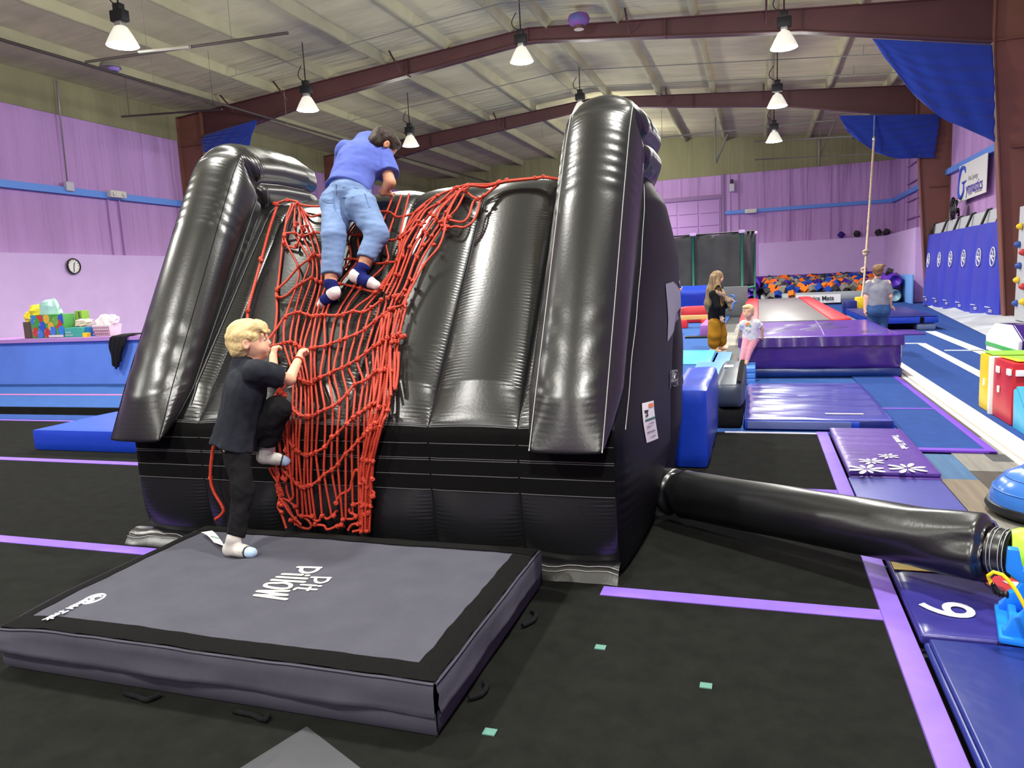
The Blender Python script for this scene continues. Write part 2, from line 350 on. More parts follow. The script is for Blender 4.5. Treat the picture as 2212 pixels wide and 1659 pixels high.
# steel rigid frames -------------------------------------------------
BT = lambda x: ZR(x)-.2
BB = [(-16.65, 6.35), (-12.6, 7.08), (XM-.2, 7.80), (XM+.2, 7.80), (1.0, 7.08), (5.0, 6.28)]
def frame(Y):
    V = []; outline = [(-16.65, BT(-16.65)), (XM, BT(XM)), (5.0, BT(5.0))]+BB[::-1]
    n = len(outline)
    V = [(x, y, z) for y in (Y-.015, Y+.015) for x, z in outline]
    bm = [list(range(n)), list(range(n, 2*n))[::-1]]+[[i, i+n, (i+1) % n+n, (i+1) % n] for i in range(n)]
    b = struct('beam', V, bm, MAROON)
    def flange(pts, th, nm, M, par):
        vs, fs = [], []
        for (x0, z0), (x1, z1) in zip(pts[:-1], pts[1:]):
            k = len(vs); d = np.array([x1-x0, z1-z0]); d /= np.linalg.norm(d); nn = np.array([-d[1], d[0]])*th
            for (x, z) in ((x0, z0), (x1, z1), (x1+nn[0], z1+nn[1]), (x0+nn[0], z0+nn[1])):
                for y in (Y-.12, Y+.12): vs.append((x, y, z))
            fs += [[k, k+2, k+3, k+1], [k+4, k+5, k+7, k+6], [k, k+6, k+7+0, k+1][:0] or [k, k+1, k+7, k+6], [k+2, k+4, k+5, k+3], [k, k+6, k+4, k+2], [k+1, k+3, k+5, k+7]]
        struct(nm, vs, fs, M, par)
    flange(BB, .025, 'bottom_flange', MAROON, b)
    flange([(XL+.05, BT(XL)-.02), (XM, BT(XM)-.02), (XR-.05, BT(XR)-.02)], .02, 'top_flange', MAROON, b)
    for x in (-12.6, -9.4, XM, -2.2, 1.0): sbox('stiffener', (x-.01, Y-.11, [7.1, 7.4, 7.82, 7.42, 7.1][[-12.6, -9.4, XM, -2.2, 1.0].index(x)]), (x+.01, Y+.11, BT(x)-.03), MAROON, b)
    for s, xi_t, xi_b, xo in ((1, 5.0, 5.45, XR-.03), (-1, -16.65, -17.1, XL+.03)):
        zt = 6.3
        V = [(x, y, z) for y in (Y-.015, Y+.015) for x, z in ((xi_b, 0), (xo, 0), (xo, BT(xo)), (xi_t, BT(xi_t)), (xi_t, zt))]
        c = struct('column', V, [[0, 1, 2, 3, 4], [9, 8, 7, 6, 5]]+[[i, i+5, (i+1) % 5+5, (i+1) % 5] for i in range(5)], BROWNC)
        def fp(x0, z0, x1, z1, nm):
            V = [(x+dx, y, z) for x, z in ((x0, z0), (x1, z1)) for y in (Y-.13, Y+.13) for dx in (-.015, .015)]
            struct(nm, V, [[0, 1, 3, 2], [4, 6, 7, 5], [0, 2, 6, 4], [1, 5, 7, 3], [0, 4, 5, 1], [2, 3, 7, 6]], BROWNC, c)
        fp(xi_b, 0, xi_t, zt, 'inner_flange'); fp(xi_t, zt, xi_t, BT(xi_t), 'cap_flange'); fp(xo, 0, xo, BT(xo), 'outer_flange')
        xx = sorted((xi_b-.0*s, xo)); sbox('stiffener', (xx[0], Y-.11, 3.95), (xx[1], Y+.11, 3.97), BROWNC, c)
        xx = sorted((xi_t, xo)); sbox('stiffener', (xx[0], Y-.11, zt-.01), (xx[1], Y+.11, zt+.01), BROWNC, c)
    return b
for Y in (20.0, 28.5): frame(Y)
# kicker struts from the purlins down to the frames
for Y in (20.0, 28.5):
    for k, x in enumerate((-15.3, -13.4, -9.6, -3.1, .2)):
        tube('kicker_strut', [(x, Y-.75, ZR(x)-.12), (x, Y-.12, ZR(x)-.52)], .025, MAROON, ceil, k=6)
# half wall with its ledge
for px_ in (238, 262): q = XP(px_, 500, XL)[1]; sbox('streak_rib', (XL, q-.02, 2.82), (XL+.07, q+.02, 4.4), PURW, wl_)
kw = sbox('wall_low', (XL+.05, 9.86, -.03), (-7.2, 10.05, .86), KNEEB)
sbox('ledge', (XL+.05, 9.80, .84), (-7.2, 10.5, .905), LEDGE, kw)
for x in (-13.65, -9.9): sbox('joint', (x, 9.857, .0), (x+.008, 9.862, .84), mat('joint_blue', '46659f', .7), kw)
# lamps ----------------------------------------------------------------
SHADE = mat('prismatic_acrylic', 'e9e8da', .3, .5, emit=.5, bump=.3, bs=(60, 60, 2)); LENS = mat('lamp_lens', 'fffaf0', .5, emit=40)
def lamp(x, y, z, label):
    t = thing('high_bay_lamp', label, 'ceiling lamp', (x, y, z-.23), 'high bay lamps under the roof')
    lathe('reflector', [(.09, .14), (.12, .12), (.2, -.02), (.27, -.16), (.285, -.2), (.275, -.2), (.255, -.15), (.19, -.02), (.11, .11), (.08, .13)], SHADE, t, 28, (x, y, z))
    lathe('lens', [(.0, -.215), (.2, -.205), (.265, -.185), (.265, -.175), (0, -.17)], LENS, t, 24, (x, y, z))
    b = box('ballast', (x-.15, y-.09, z+.22), (x+.15, y+.09, z+.42), BLK, t, .02)
    box('lamp_socket', (x-.07, y-.07, z+.13), (x+.07, y+.07, z+.24), mat('aluminium', 'b9bab6', .3, metal=.8), t, .015)
    box('ballast_top', (x-.08, y-.07, z+.41), (x+.08, y+.07, z+.54), BLK, t, .015)
    zt = ZR(x)-.02
    tube('hanger', [(x, y, z+.5), (x, y, zt)], .015, BLK, t, k=6)
    tube('supply_cord', [(x+.05, y, z+.5), (x-.16, y+.02, z+.6), (x-.22, y+.03, z+.75), (x-.1, y+.03, min(zt, z+.95))], .012, BLK, t, k=5, step=.05)
LL = ['lamp nearest the camera, in the upper left corner', 'lamp hanging in front of the near steel frame, above its left half', 'lamp hanging before the ridge of the near steel frame', 'lamp hanging before the near steel frame close to the big blue drape',
      'lamp just above the top of the tall right bolster', 'lamp hanging beside the head of the boy in blue', 'lamp hanging in front of the second steel frame at right', 'farthest lamp, low over the far end of the hall']
for s, l in zip(LAMP_SPOTS, LL): lamp(*s, 'glowing high bay '+l)
# conduits and pipes under the roof
COND = mat('conduit_grey', '77776c', .5, .4); DPIPE = mat('dark_pipe', '3a3430', .5, .4)
def pipe(name, label, pts, r, M, cat='pipe', group=None, k=7):
    pts = [np.asarray(p, float) for p in pts]; t = thing(name, label, cat, pts[0], group); tube('pipe_run', pts, r, M, t, k=k)
    for u in (.08, .92):
        s = u*(len(pts)-1); i = min(int(s), len(pts)-2); p = pts[i]+(pts[i+1]-pts[i])*(s-i); tube('hanger', [p, (p[0], p[1], ZR(p[0])-.0)], .006, M, t, k=4)
    return t
for Y, w in ((17.75, 'through the nearer row of lamps'), (24.1, 'through the second row of lamps'), (26.3, 'just before the second steel frame')):
    pipe('conduit', 'thin grey conduit that follows the roof slope '+w, [(x, Y, ZR(x)-.28) for x in (-15, XM, 4.5)], .014, COND, 'conduit', None, 6)
a, b = G(0, 85, 6.75), G(735, 300, 6.75); pipe('gas_pipe', 'long dark pipe running front to back under the left roof slope', [a+(a-b)*.5, b+(b-a)*1.45], .035, DPIPE)
a, b = YP(263, 252, 16.5), YP(480, 236, 16.5); pipe('steel_tube', 'short dark tube ending near the left column', [a, b], .028, DPIPE)
a, b = YP(190, 133, 13.), YP(330, 111, 13.)
t = thing('tube_heater', 'slim tube heater with a bright reflector below the left roof slope', 'heater', YP(400, 100, 13.))
tube('burner_tube', [YP(185, 134, 13.), YP(622, 71, 13.)], .03, DPIPE, t, k=8)
a, b = YP(300, 112, 12.93), YP(410, 101, 12.93); tube('reflector', [a, b], .035, mat('bright_tin', 'c9c6b4', .3, metal=.6), t, k=8)
for x, y in ((318, 112), (500, 88)):
    p = YP(x, y, 13.); tube('hanger_wire', [p, (p[0], p[1], ZR(p[0]))], .006, COND, t, k=4)
for i, (x, y, Y) in enumerate(((118, 118, 14.5), (334, 195, 16.), (620, 270, 19.), (940, 300, 30), (1060, 330, 30), (1172, 300, 31), (1430, 300, 32))):
    p = YP(x, y, Y); tag(tube('hanging_wire', [p, (p[0], p[1], ZR(p[0]))], .006 if Y < 20 else .009, COND, k=4), 'thin drop wire under the roof, '+['first from the left edge', 'second from the left, right of the wall conduit', 'third from the left, over the near beam', 'fourth from the left, above the crest of the climber', 'fifth from the left, above the crest of the climber', 'sixth from the left, beside the tall bolster', 'last one, right of the tall bolster'][i], 'wire', 'drop wires under the roof')
t = thing('wall_conduit', 'thin metal conduit running down the left wall to a junction box', 'conduit', XP(148, 405, XL+.1))
tube('conduit_run', [XP(122, 172, XL+.12), XP(130, 250, XL+.12), XP(146, 398, XL+.12)], .02, mat('steel_conduit', '9a97a0', .4, metal=.5), t, k=6)
p = XP(149, 403, XL+.15); box('junction_box', p-[.06, .12, .12], p+[.06, .12, .12], mat('box_grey', 'c3bfc9', .5), t, .02)
def emlight(p, ax, label):
    t = thing('emergency_light', label, 'emergency light', p, 'emergency lights on the rails')
    d = np.array([.09, .28, .1]) if ax == 0 else np.array([.28, .09, .1])
    box('housing', p-d, p+d, mat('ivory_plastic', 'd9d5cc', .45), t, .03)
    for s in (-1, 1):
        q = p+(np.array([.1, s*.17, 0]) if ax == 0 else np.array([s*.17, -.1, 0]))
        lathe('lamp_head', [(.0, -.02), (.05, -.02), (.06, .03), (.0, .05)], MATS['ivory_plastic'], t, 12, q, axis=0 if ax == 0 else 1)
emlight(XP(252, 420, XL+.2), 0, 'ivory twin head emergency light on the blue rail of the left wall')
emlight(YP(1622, 456, YF-.2), 1, 'ivory twin head emergency light on the blue rail of the far wall')
p = YP(1581, 405, YF-.22); t = thing('alarm_box', 'small grey alarm box with dark top high on the far wall', 'alarm', p)
box('alarm_case', p-[.12, .08, .2], p+[.12, .08, .18], mat('box_grey', 'c3bfc9', .5), t, .02); box('alarm_strobe', p+[-.08, -.1, .18], p+[.08, .06, .38], BLK, t, .02)
# clock
p = XP(158, 575, XL+.1); t = thing('wall_clock', 'round white wall clock with black rim on the lilac wall', 'clock', p)
lathe('clock_rim', [(.20, 0), (.215, .02), (.205, .05), (.185, .05), (.18, .02)], BLK, t, 28, p, axis=0)
lathe('clock_face', [(.0, .022), (.185, .022), (.185, 0)], WHITE, t, 28, p, axis=0)
for ang, ln, nm in ((-94, .15, 'minute_hand'), (72, .1, 'hour_hand')):
    a = math.radians(ang); tube(nm, [p+[.035, 0, 0], p+[.035, math.cos(a)*ln, math.sin(a)*ln]], .008, BLK, t, k=5)
for k in range(12):
    a = k*math.pi/6; q = p+np.array([.026, math.cos(a)*.15, math.sin(a)*.15]); box('hour_mark', q-[.003, .008, .008], q+[.003, .008, .008], BLK, t, 0)
# far truss-like pipes at the right end of the roof
for lab, pts, r in (('thin level pipe under the roof before the far gable', [YP(1400, 300, 33), YP(1805, 259, 33)], .03), ('grey pipe crossing under the roof behind the farthest lamp', [YP(1630, 306, 34), YP(1880, 292, 34)], .04), ('thin rail hung low before the far gable', [YP(1630, 345, 35), YP(1960, 328, 35)], .03),
                    ('upright pipe with a slanted brace before the far gable', [YP(1545, 255, 34), YP(1546, 350, 34), YP(1547, 352, 34), YP(1572, 290, 34)], .035), ('short drop pipe hanging under the low rail', [YP(1770, 300, 34.5), YP(1769, 360, 34.5)], .05), ('slanted brace pipe above the short drop pipe', [YP(1770, 338, 34.6), YP(1806, 258, 34.6)], .03)):
    pipe('steel_pipe', lab, pts, r, COND)
p = YP(1250, 42, 19.2); t = thing('paper_lantern', 'crumpled blue and pink lantern stuck above the near steel frame', 'lantern', p)
lathe('lantern_body', [(.0, -.17), (.14, -.16), (.24, -.1), (.28, 0), (.24, .1), (.12, .15), (0, .16)], mat('lantern_blue', '3c5f8f', .7, .2, .3, (6, 6, 6), col2='8a3f86'), t, 16, p); lathe('lantern_base', [(.0, -.24), (.13, -.24), (.15, -.14), (0, -.12)], MAROON, t, 12, p)
p = G(238, 145, 6.9); t = thing('round_sensor', 'small grey and violet dome under the left roof slope', 'sensor', p)
lathe('dome_cap', [(.0, .1), (.2, .08), (.24, -.02), (.0, -.02)], COND, t, 16, p); lathe('dome_glow', [(.0, -.12), (.1, -.1), (.14, -.03), (0, 0)], mat('violet_plastic', '8a6fb4', .4), t, 14, p+[.1, 0, 0])
# drapes slung under the frames
def drape(label, TL, TR, BR, Y, sag, bl=None, seed=1):
    """cloth stretched along the beam from TL to TR, falling to BR at the column; free edge curves from TL to BR"""
    TL, TR, BR = [YP(*q, Y) for q in (TL, TR, BR)]; nu, nv = 60, 40; P = np.zeros((nu, nv, 3))
    bl = YP(*bl, Y) if bl else TL
    for i in range(nu):
        u = i/(nu-1); top = TL+(TR-TL)*u
        bot = (bl+(BR-bl)*u); bot = bot+np.array([0, 0, -1])*sag*math.sin(math.pi*u)*(1-u)**.3
        for j in range(nv):
            v = j/(nv-1); q = top+(bot-top)*v
            fold = .1*math.sin(9*(v*1.3+.35*u)*math.pi)*v*u*(1-.5*v)+.03*math.sin(23*(u-.4*v))*v
            P[i, j] = q+np.array([0, -fold-.12*math.sin(math.pi*v)*u, 0])
    V, F = gridvf(P); o = mesh('drape', V, F, DRAPE); s = o.modifiers.new('s', 'SOLIDIFY'); s.thickness = .01
    return tag(o, label, 'drape')
drape('large royal blue drape slung under the near frame at its right column', (1885, 84), (2143, 97), (2147, 308), 19.86, .55)
drape('smaller royal blue drape slung under the second frame at right', (1812, 250), (2030, 246), (2017, 342), 28.36, .5, (1830, 283))
drape('small royal blue drape in the left corner of the near frame', (556, 257), (441, 292), (441, 330), 19.86, .02, (536, 318))
# ================================================================== THE INFLATABLE CLIMBING WALL
IX0, IX1, NCH = -3.62, -.66, 6; CW = (IX1-IX0)/NCH
infl = thing('inflatable_climber', 'big black inflatable climbing wall with two padded side bolsters standing on the black floor', 'inflatable', (-2.14, 3.5, 0))
FP = smoothline([(0, 3.53, .03), (0, 3.475, .22), (0, 3.46, .42), (0, 3.46, .6), (0, 3.462, .76), (0, 3.60, .93), (0, 4.0, 1.424), (0, 4.38, 1.893), (0, 4.5, 2.03), (0, 4.58, 2.085), (0, 4.66, 2.10)], .0075)
FS = np.concatenate([[0], np.cumsum(np.linalg.norm(np.diff(FP, axis=0), axis=1))])
_T = np.gradient(FP, axis=0); _T /= np.linalg.norm(_T, axis=1, keepdims=True); FN = np.stack([_T[:, 0], -_T[:, 2], _T[:, 1]], -1)
def zs(z): return float(np.interp(z, FP[:, 2], FS))
S_V0, S_V1 = zs(.425), zs(.765)
def front_pt(x, s, off=0., puck=1.):
    x = np.asarray(x, float); s = np.asarray(s, float)
    u = np.clip((x-IX0)/CW, 0, NCH-1e-6); ch = np.floor(u); u = u-ch
    amp = np.interp(s, [0, .12, S_V0, S_V1, S_V1+.25, FS[-1]-.2, FS[-1]], [.01, .055, .022, .018, .07, .07, .03])
    d = np.minimum(u, 1-u)*CW
    b = amp*(1-(2*u-1)**2)**.62
    pk = np.sin(s/.021*2*math.pi+5*np.sin(s*4.1+ch*2.1)+ch*1.7)*np.abs(np.sin(s*6.3+ch))*.0032*(d/.03)*np.exp(1-d/.03)*puck
    pk = pk*np.interp(s, [S_V0-.03, S_V0, S_V1, S_V1+.05], [1, .15, .15, 1])
    n = np.stack([np.interp(s, FS, FN[:, k]) for k in range(3)], -1); p = np.stack([np.interp(s, FS, FP[:, k]) for k in range(3)], -1)
    q = p+n*(b+pk+off)[..., None]; q[..., 0] = x; return q
for c in range(NCH):
    x = IX0+CW*(c+(np.cos(np.linspace(math.pi, 0, 30))*.498+.5)); S, X = np.meshgrid(FS, x, indexing='ij')
    grid('ramp_chamber', front_pt(X, S), BLACKV, infl)
    x = IX0+CW*(c+np.linspace(0.0, 1, 17)); Yt = np.linspace(4.655, 5.3, 22); P = np.zeros((22, 17, 3))
    for i, y in enumerate(Yt):
        t = i/21; u = np.linspace(0, 1, 17); P[i] = np.stack([x, np.full(17, y), 2.10-.03*t+.085*(1-(2*u-1)**2)**.6*math.sin(math.pi*min(1, t*1.35+.02))**.7], -1)
    grid('top_chamber', P, WHITE, infl)
xs = np.linspace(IX0, IX1, 150)
zb = [.43, .505, .59, .60, .68, .765]
for a, b in ((.43, .513), (.517, .598), (.602, .683), (.687, .768)):
    S, X = np.meshgrid(np.linspace(zs(a), zs(b), 6), xs, indexing='ij'); grid('velcro_band', front_pt(X, S, .004), VELCRO, infl)
for z in (.432, .514, .593, .604, .685, .764, .772):
    for c in range(NCH):
        x = IX0+CW*(c+np.linspace(.01, .99, 16)); s = zs(z)+.004*np.sin(np.linspace(0, math.pi, 16))
        S, X = np.meshgrid(np.array([-.0016, .0016]), x, indexing='ij'); grid('stitch_line', front_pt(X, S+s[None, :], .0065), GTHREAD, infl)
for c in range(1, NCH):   # seams between chambers
    p = front_pt(np.full(len(FS), IX0+CW*c), FS, .001); tube('seam', p[::3], .0035, BTHREAD, infl, k=5)
# side walls
YB_ = ([0, .3, .8, 1.3, 1.7, 1.93, 2.1], [5.52, 5.62, 5.84, 5.98, 5.74, 5.42, 5.02])
def side_pt(t, z, sg=1, off=0.):
    t = np.asarray(t, float); z = np.asarray(z, float)
    yf = np.interp(z, FP[:, 2], FP[:, 1]); yb = np.interp(z, *YB_); y = yf+(yb-yf)*t
    zf = np.interp(z, [0, .1, .5, 1.6, 1.95, 2.1], [.25, .5, 1, 1, .6, .02])
    B = .15*(np.clip(4*t*(1-t), 0, 1))**.6*zf
    cz = 1/(1+np.exp((z-1.12)/.05)); B = B-.085*np.exp(-((t-.55)/.05)**2)*cz*zf
    B = B+.03*np.exp(-((t-.8)/.15)**2)*cz
    B = B+.004*np.sin(z*150+6*np.sin(z*7))*np.exp(-t/.05)*(t > .004)*(np.abs(np.sin(z*4.2)))
    x = (IX1 if sg > 0 else IX0)+sg*(B+off); return np.stack([x, y, z], -1)
zz = np.linspace(.03, 2.1, 130); tt = np.concatenate([np.linspace(0, .1, 8), np.linspace(.12, 1, 45)])
Z, T_ = np.meshgrid(zz, tt, indexing='ij')
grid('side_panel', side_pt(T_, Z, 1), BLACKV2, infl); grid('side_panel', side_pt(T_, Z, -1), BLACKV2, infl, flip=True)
x = np.linspace(IX0, IX1, 40); Pb = np.zeros((60, 40, 3))
for i, z in enumerate(np.linspace(.03, 2.1, 60)): Pb[i] = np.stack([x[::-1], np.interp(z, *YB_)+.05*np.abs(np.sin((x-IX0)/CW*math.pi)), np.full(40, z)], -1)
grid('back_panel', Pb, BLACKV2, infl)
tube('side_seam', smoothline(side_pt(np.full(9, .02), np.linspace(.76, 2.04, 9), 1, .012), .03), .0022, WTHREAD, infl, k=5)
def sinv(px, py):
    """t, z of the right side wall seen at a photo pixel"""
    Z, T_ = np.meshgrid(np.linspace(.1, 2.05, 200), np.linspace(.01, .97, 160), indexing='ij')
    q = PX(side_pt(T_, Z)); e = (q[..., 0]-px)**2+(q[..., 1]-py)**2
    # nearest surface first
    k = np.argmin(e+np.where(e < 30, 0, 0)); i = np.unravel_index(k, e.shape); return T_[i], Z[i]
def patch(name, quad, M, n=8, off=.004, m=8):
    a, b, c, d = [np.array(sinv(*q)) for q in quad]; P = np.zeros((n, m, 3))
    for i in range(n):
        for j in range(m):
            u, v = i/(n-1), j/(m-1); tz = (a*(1-v)+b*v)*(1-u)+(d*(1-v)+c*v)*u; P[i, j] = side_pt(tz[0], tz[1], 1, off)
    V, F = gridvf(P); nf = np.array([0, 0, 0.]); q0, q1, q2 = P[0, 0], P[0, 1], P[1, 0]
    if np.cross(q1-q0, q2-q0)[0] < 0: F = F[:, ::-1]
    o = mesh(name, V, F, M, infl); return o
lab = [(1386, 873), (1411, 865), (1420, 946), (1396, 956)]
patch('warning_label', lab, WHITE)['label'] = 'white warning sticker on the black side wall'
def lerpq(q, u0, v0, u1, v1):
    a, b, c, d = [np.array(k, float) for k in q]; f = lambda u, v: ((a*(1-u)+b*u)*(1-v)+(d*(1-u)+c*u)*v); return [f(u0, v0), f(u1, v0), f(u1, v1), f(u0, v1)]
patch('label_print', lerpq(lab, .5, .06, .9, .14), ORGV, 3, .006, 3); patch('label_print', lerpq(lab, .05, .42, .95, .46), mat('dark_green', '1f6b4a', .6), 3, .006, 3)
patch('label_print', lerpq(lab, .1, .18, .4, .26), BLK, 3, .006, 3); patch('label_print', lerpq(lab, .25, .25, .36, .36), BLK, 3, .006, 3); patch('label_print', lerpq(lab, .1, .29, .3, .34), BLK, 3, .006, 3)
for k in range(6): patch('label_print', lerpq(lab, .12, .54+.07*k, .8, .555+.07*k), mat('print_grey', '9a9a9a', .7), 2, .006, 2)
LG = mat('pale_grey_print', '8f8e9a', .6, .3)
patch('logo_stroke', [(1436, 612), (1453, 609), (1459, 648), (1442, 690)], LG); patch('logo_stroke', [(1459, 648), (1464, 607), (1469, 605), (1467, 690)], LG); patch('logo_stroke', [(1442, 689), (1459, 647), (1465, 688), (1441, 738)], LG)
tq = [(1445, 803), (1462, 799), (1464, 833), (1446, 839)]; patch('maker_tag', tq, GTHREAD, off=.004); patch('maker_tag_face', lerpq(tq, .08, .08, .94, .92), BLK, 6, .006, 6)
for q in ((.5, .28, .62, .5), (.46, .26, .72, .33), (.76, .34, .82, .5), (.9, .34, .95, .5), (.78, .46, .94, .52), (.3, .68, .9, .73)): patch('tag_print', lerpq(tq, *q), WHITEP, 2, .008, 2)
# bolsters
def bolster(sg, xc_b, xc_t, name_lab, hw=.178):
    F_ = [(3.30, .69), (3.45, .97), (3.70, 1.40), (4.0, 1.92), (4.22, 2.29), (4.33, 2.44), (4.44, 2.475), (4.7, 2.49), (5.0, 2.48), (5.2, 2.44)]
    B_ = [(3.47, .80), (3.68, 1.0), (3.95, 1.34), (4.24, 1.70), (4.46, 1.98), (4.50, 2.05), (4.54, 2.08), (4.72, 2.09), (5.0, 2.09), (5.18, 2.09)]
    Fl = np.array([(0,)+p for p in F_]); Bl = np.array([(0,)+p for p in B_]); n = 200
    tF = np.interp(np.linspace(0, 9, n), range(10), np.linspace(0, 1, 10)); st = np.linspace(0, 9, n)
    def ip(A): return np.stack([np.interp(st, range(10), A[:, k]) for k in range(3)], -1)
    Fi, Bi = ip(Fl), ip(Bl)
    for _ in range(4):
        Fi[1:-1] = (Fi[:-2]+2*Fi[1:-1]+Fi[2:])/4; Bi[1:-1] = (Bi[:-2]+2*Bi[1:-1]+Bi[2:])/4
    xc = np.interp(st, [0, 5, 9], [xc_b, xc_t, xc_t])
    L = np.concatenate([[0], np.cumsum(np.linalg.norm(np.diff(Fi, axis=0), axis=1))])
    m = 14; ring = []; u = np.linspace(0, 1, m, endpoint=False)
    lower = st > 5.2   # the level arm is two rolls lying one on the other
    P = np.zeros((n, 4*m, 3))
    d = Fi-Bi; dn = d/np.linalg.norm(d, axis=1, keepdims=True)
    el = np.exp(-((st-5.0)/.35)**2); end = np.minimum(1, np.minimum(st, 9-st)/.9); puff = .12+.88*end**.7
    for k in range(4):
        for j, uu in enumerate(u):
            bul = 4*uu*(1-uu); dist = min(uu, 1-uu)
            pk = .0048*(dist/.09)*math.exp(1-dist/.09)*np.sin(L/.026*2*math.pi+5*np.sin(L*2.3+k)+k)*np.abs(np.sin(L*3.1+k*.7))
            bk = (.075*bul**.75*puff*(1-.6*el)+pk)
            if k == 0: p = Fi.copy(); p[:, 0] = xc-hw+2*hw*uu; p += dn*bk[:, None]
            if k == 1:
                p = Fi+(Bi-Fi)*uu; sx = bk*.8
                sx = sx+np.where(lower, .02*abs(math.sin(2*math.pi*uu))-.06*math.exp(-((uu-.5)/.05)**2), -.02*math.exp(-((uu-.62)/.05)**2))
                p[:, 0] = xc+hw+sx
            if k == 2: p = Bi.copy(); p[:, 0] = xc+hw-2*hw*uu; p -= dn*bk[:, None]*.6
            if k == 3:
                p = Bi+(Fi-Bi)*uu; sx = bk*.8
                sx = sx+np.where(lower, .02*abs(math.sin(2*math.pi*uu))-.06*math.exp(-((uu-.5)/.05)**2), 0)
                p[:, 0] = xc-hw-sx
            P[:, k*m+j] = p
    V, F = gridvf(P, closed_v=True); F = [list(q) for q in F]
    V = [tuple(v) for v in V]
    def cap(row, sgn):
        c = P[row].mean(0); d0 = (P[row]-c); out = (P[row].mean(0)-P[row+sgn].mean(0)); out /= np.linalg.norm(out); prev = [row*4*m+i for i in range(4*m)]
        for r_, h in ((.9, .012), (.65, .028), (.3, .036), (.08, .038)):
            k = len(V); V.extend([tuple(p) for p in c+d0*r_+out*h]); new = list(range(k, k+4*m))
            for i in range(4*m):
                q = [prev[i], prev[(i+1) % (4*m)], new[(i+1) % (4*m)], new[i]]; F.append(q if sgn < 0 else q[::-1])
            prev = new
        F.append(prev if sgn < 0 else prev[::-1])
    cap(0, 1); cap(n-1, -1)
    bm = bmesh.new(); vs = [bm.verts.new(v) for v in V]
    for q in F: bm.faces.new([vs[i] for i in q])
    bmesh.ops.recalc_face_normals(bm, faces=bm.faces); me = bpy.data.meshes.new('side_bolster'); bm.to_mesh(me); bm.free()
    me.polygons.foreach_set('use_smooth', [True]*len(me.polygons)); b = link('side_bolster', me, BLACKV, infl); b['label'] = name_lab
    cut = int(n*5.05/9)
    for k, M_ in ((0, BTHREAD if sg < 0 else WTHREAD), (1, BTHREAD if sg < 0 else WTHREAD)): tube('corner_seam', P[:cut, k*m]+np.array([0, -.003, .002]), .0026, M_, b, k=5)
    if sg < 0: tube('corner_seam', P[4:cut, m+8]+np.array([.004, -.003, 0]), .0025, GTHREAD, b, k=5)
    return P
PL = bolster(-1, -3.46, -3.50, 'slanted black bolster on the left edge of the inflatable')
PR = bolster(1, -.868, -.845, 'slanted black bolster on the right edge of the inflatable')
s_ = np.linspace(S_V1+.1, FS[-1]-.06, 60); tube('edge_piping', front_pt(np.full(60, -3.215), s_, .006), .0035, GTHREAD, infl, k=5)
s1 = front_pt(np.linspace(-3.215, -3.0, 10), np.full(10, FS[-1]-.06), .006); tube('edge_piping', s1, .0035, GTHREAD, infl, k=5)
# skirt flap on the floor with white stitching
def skirt(x0, x1):
    n = 60; x = np.linspace(x0, x1, n); w = .006*np.sin(x*14)+.004*np.sin(x*33)
    prof = [(3.535, .075), (3.50, .085), (3.455, .075), (3.425, .045), (3.40, .012), (3.395, .003)]
    P = np.stack([np.stack([x, np.full(n, y)+w*(i > 0), np.full(n, z)+(w if 0 < i < 4 else 0)], -1) for i, (y, z) in enumerate(prof)])
    o = grid('base_skirt', P, BLACKV, infl, flip=False)
    for k in (2.9, 2.3): tube('stitch_line', P[int(k)]*(1-(k % 1))+P[int(k)+1]*(k % 1)+np.array([0, -.004, .003]), .0022, WTHREAD, o, k=5)
skirt(-3.74, -.655)
# inflation tube with its collar
ax = smoothline([(-.56, 4.47, .18), (-.2, 4.24, .198), (.4, 3.86, .232), (.945, 3.5, .262)], .012); n = len(ax); t = np.linspace(0, 1, n)
T, N_, B_ = frames(ax); k = 40; th = np.arange(k)/k*2*math.pi
rad = np.interp(t, [0, .01, .05, .06, .075, .10, .9, .985, 1], [.135, .138, .14, .118, .125, .142, .138, .138, .105])
wr = .006*np.sin(t[:, None]*90+3*np.sin(th*2)[None])*np.exp(-((t-.06)/.05)**2)[:, None]+.004*np.sin(7*th[None]+t[:, None]*22)*(.3+np.exp(-((t-.97)/.1)**2)[:, None])
sq = 1+np.interp(t, [0, .82, 1], [0, 0, .17])[:, None]*np.abs(np.cos(2*(th-.3)))[None]
R = rad[:, None]*sq+wr
P = ax[:, None]+R[..., None]*(np.cos(th)[None, :, None]*N_[:, None]+np.sin(th)[None, :, None]*B_[:, None])
V, F = gridvf(P, closed_v=True); F = [list(q[::-1]) for q in F]+[list(range(k)), list(range((n-1)*k, n*k))[::-1]]
tb = mesh('inflation_tube', V, F, BLACKV, infl); d_ = T[-1]; e_ = ax[-1]
cp = [e_-d_*.02, e_+d_*.02, e_+d_*.05, e_+d_*.085]
V, F = tubevf(np.array(cp), [.095, .10, .10, .098], 24); col_ = mesh('tube_collar', V, F, BLACKV, infl)
for u in (.012, .026, .055, .07): V, F = tubevf(np.array([e_+d_*u, e_+d_*(u+.003)]), .103, 24); mesh('stitch_line', V, F, WTHREAD, col_)
for u in (.0, .015): V, F = tubevf(np.array([ax[2]+T[2]*u, ax[2]+T[2]*(u+.003)]), .142, 28); mesh('stitch_line', V, F, GTHREAD, infl)
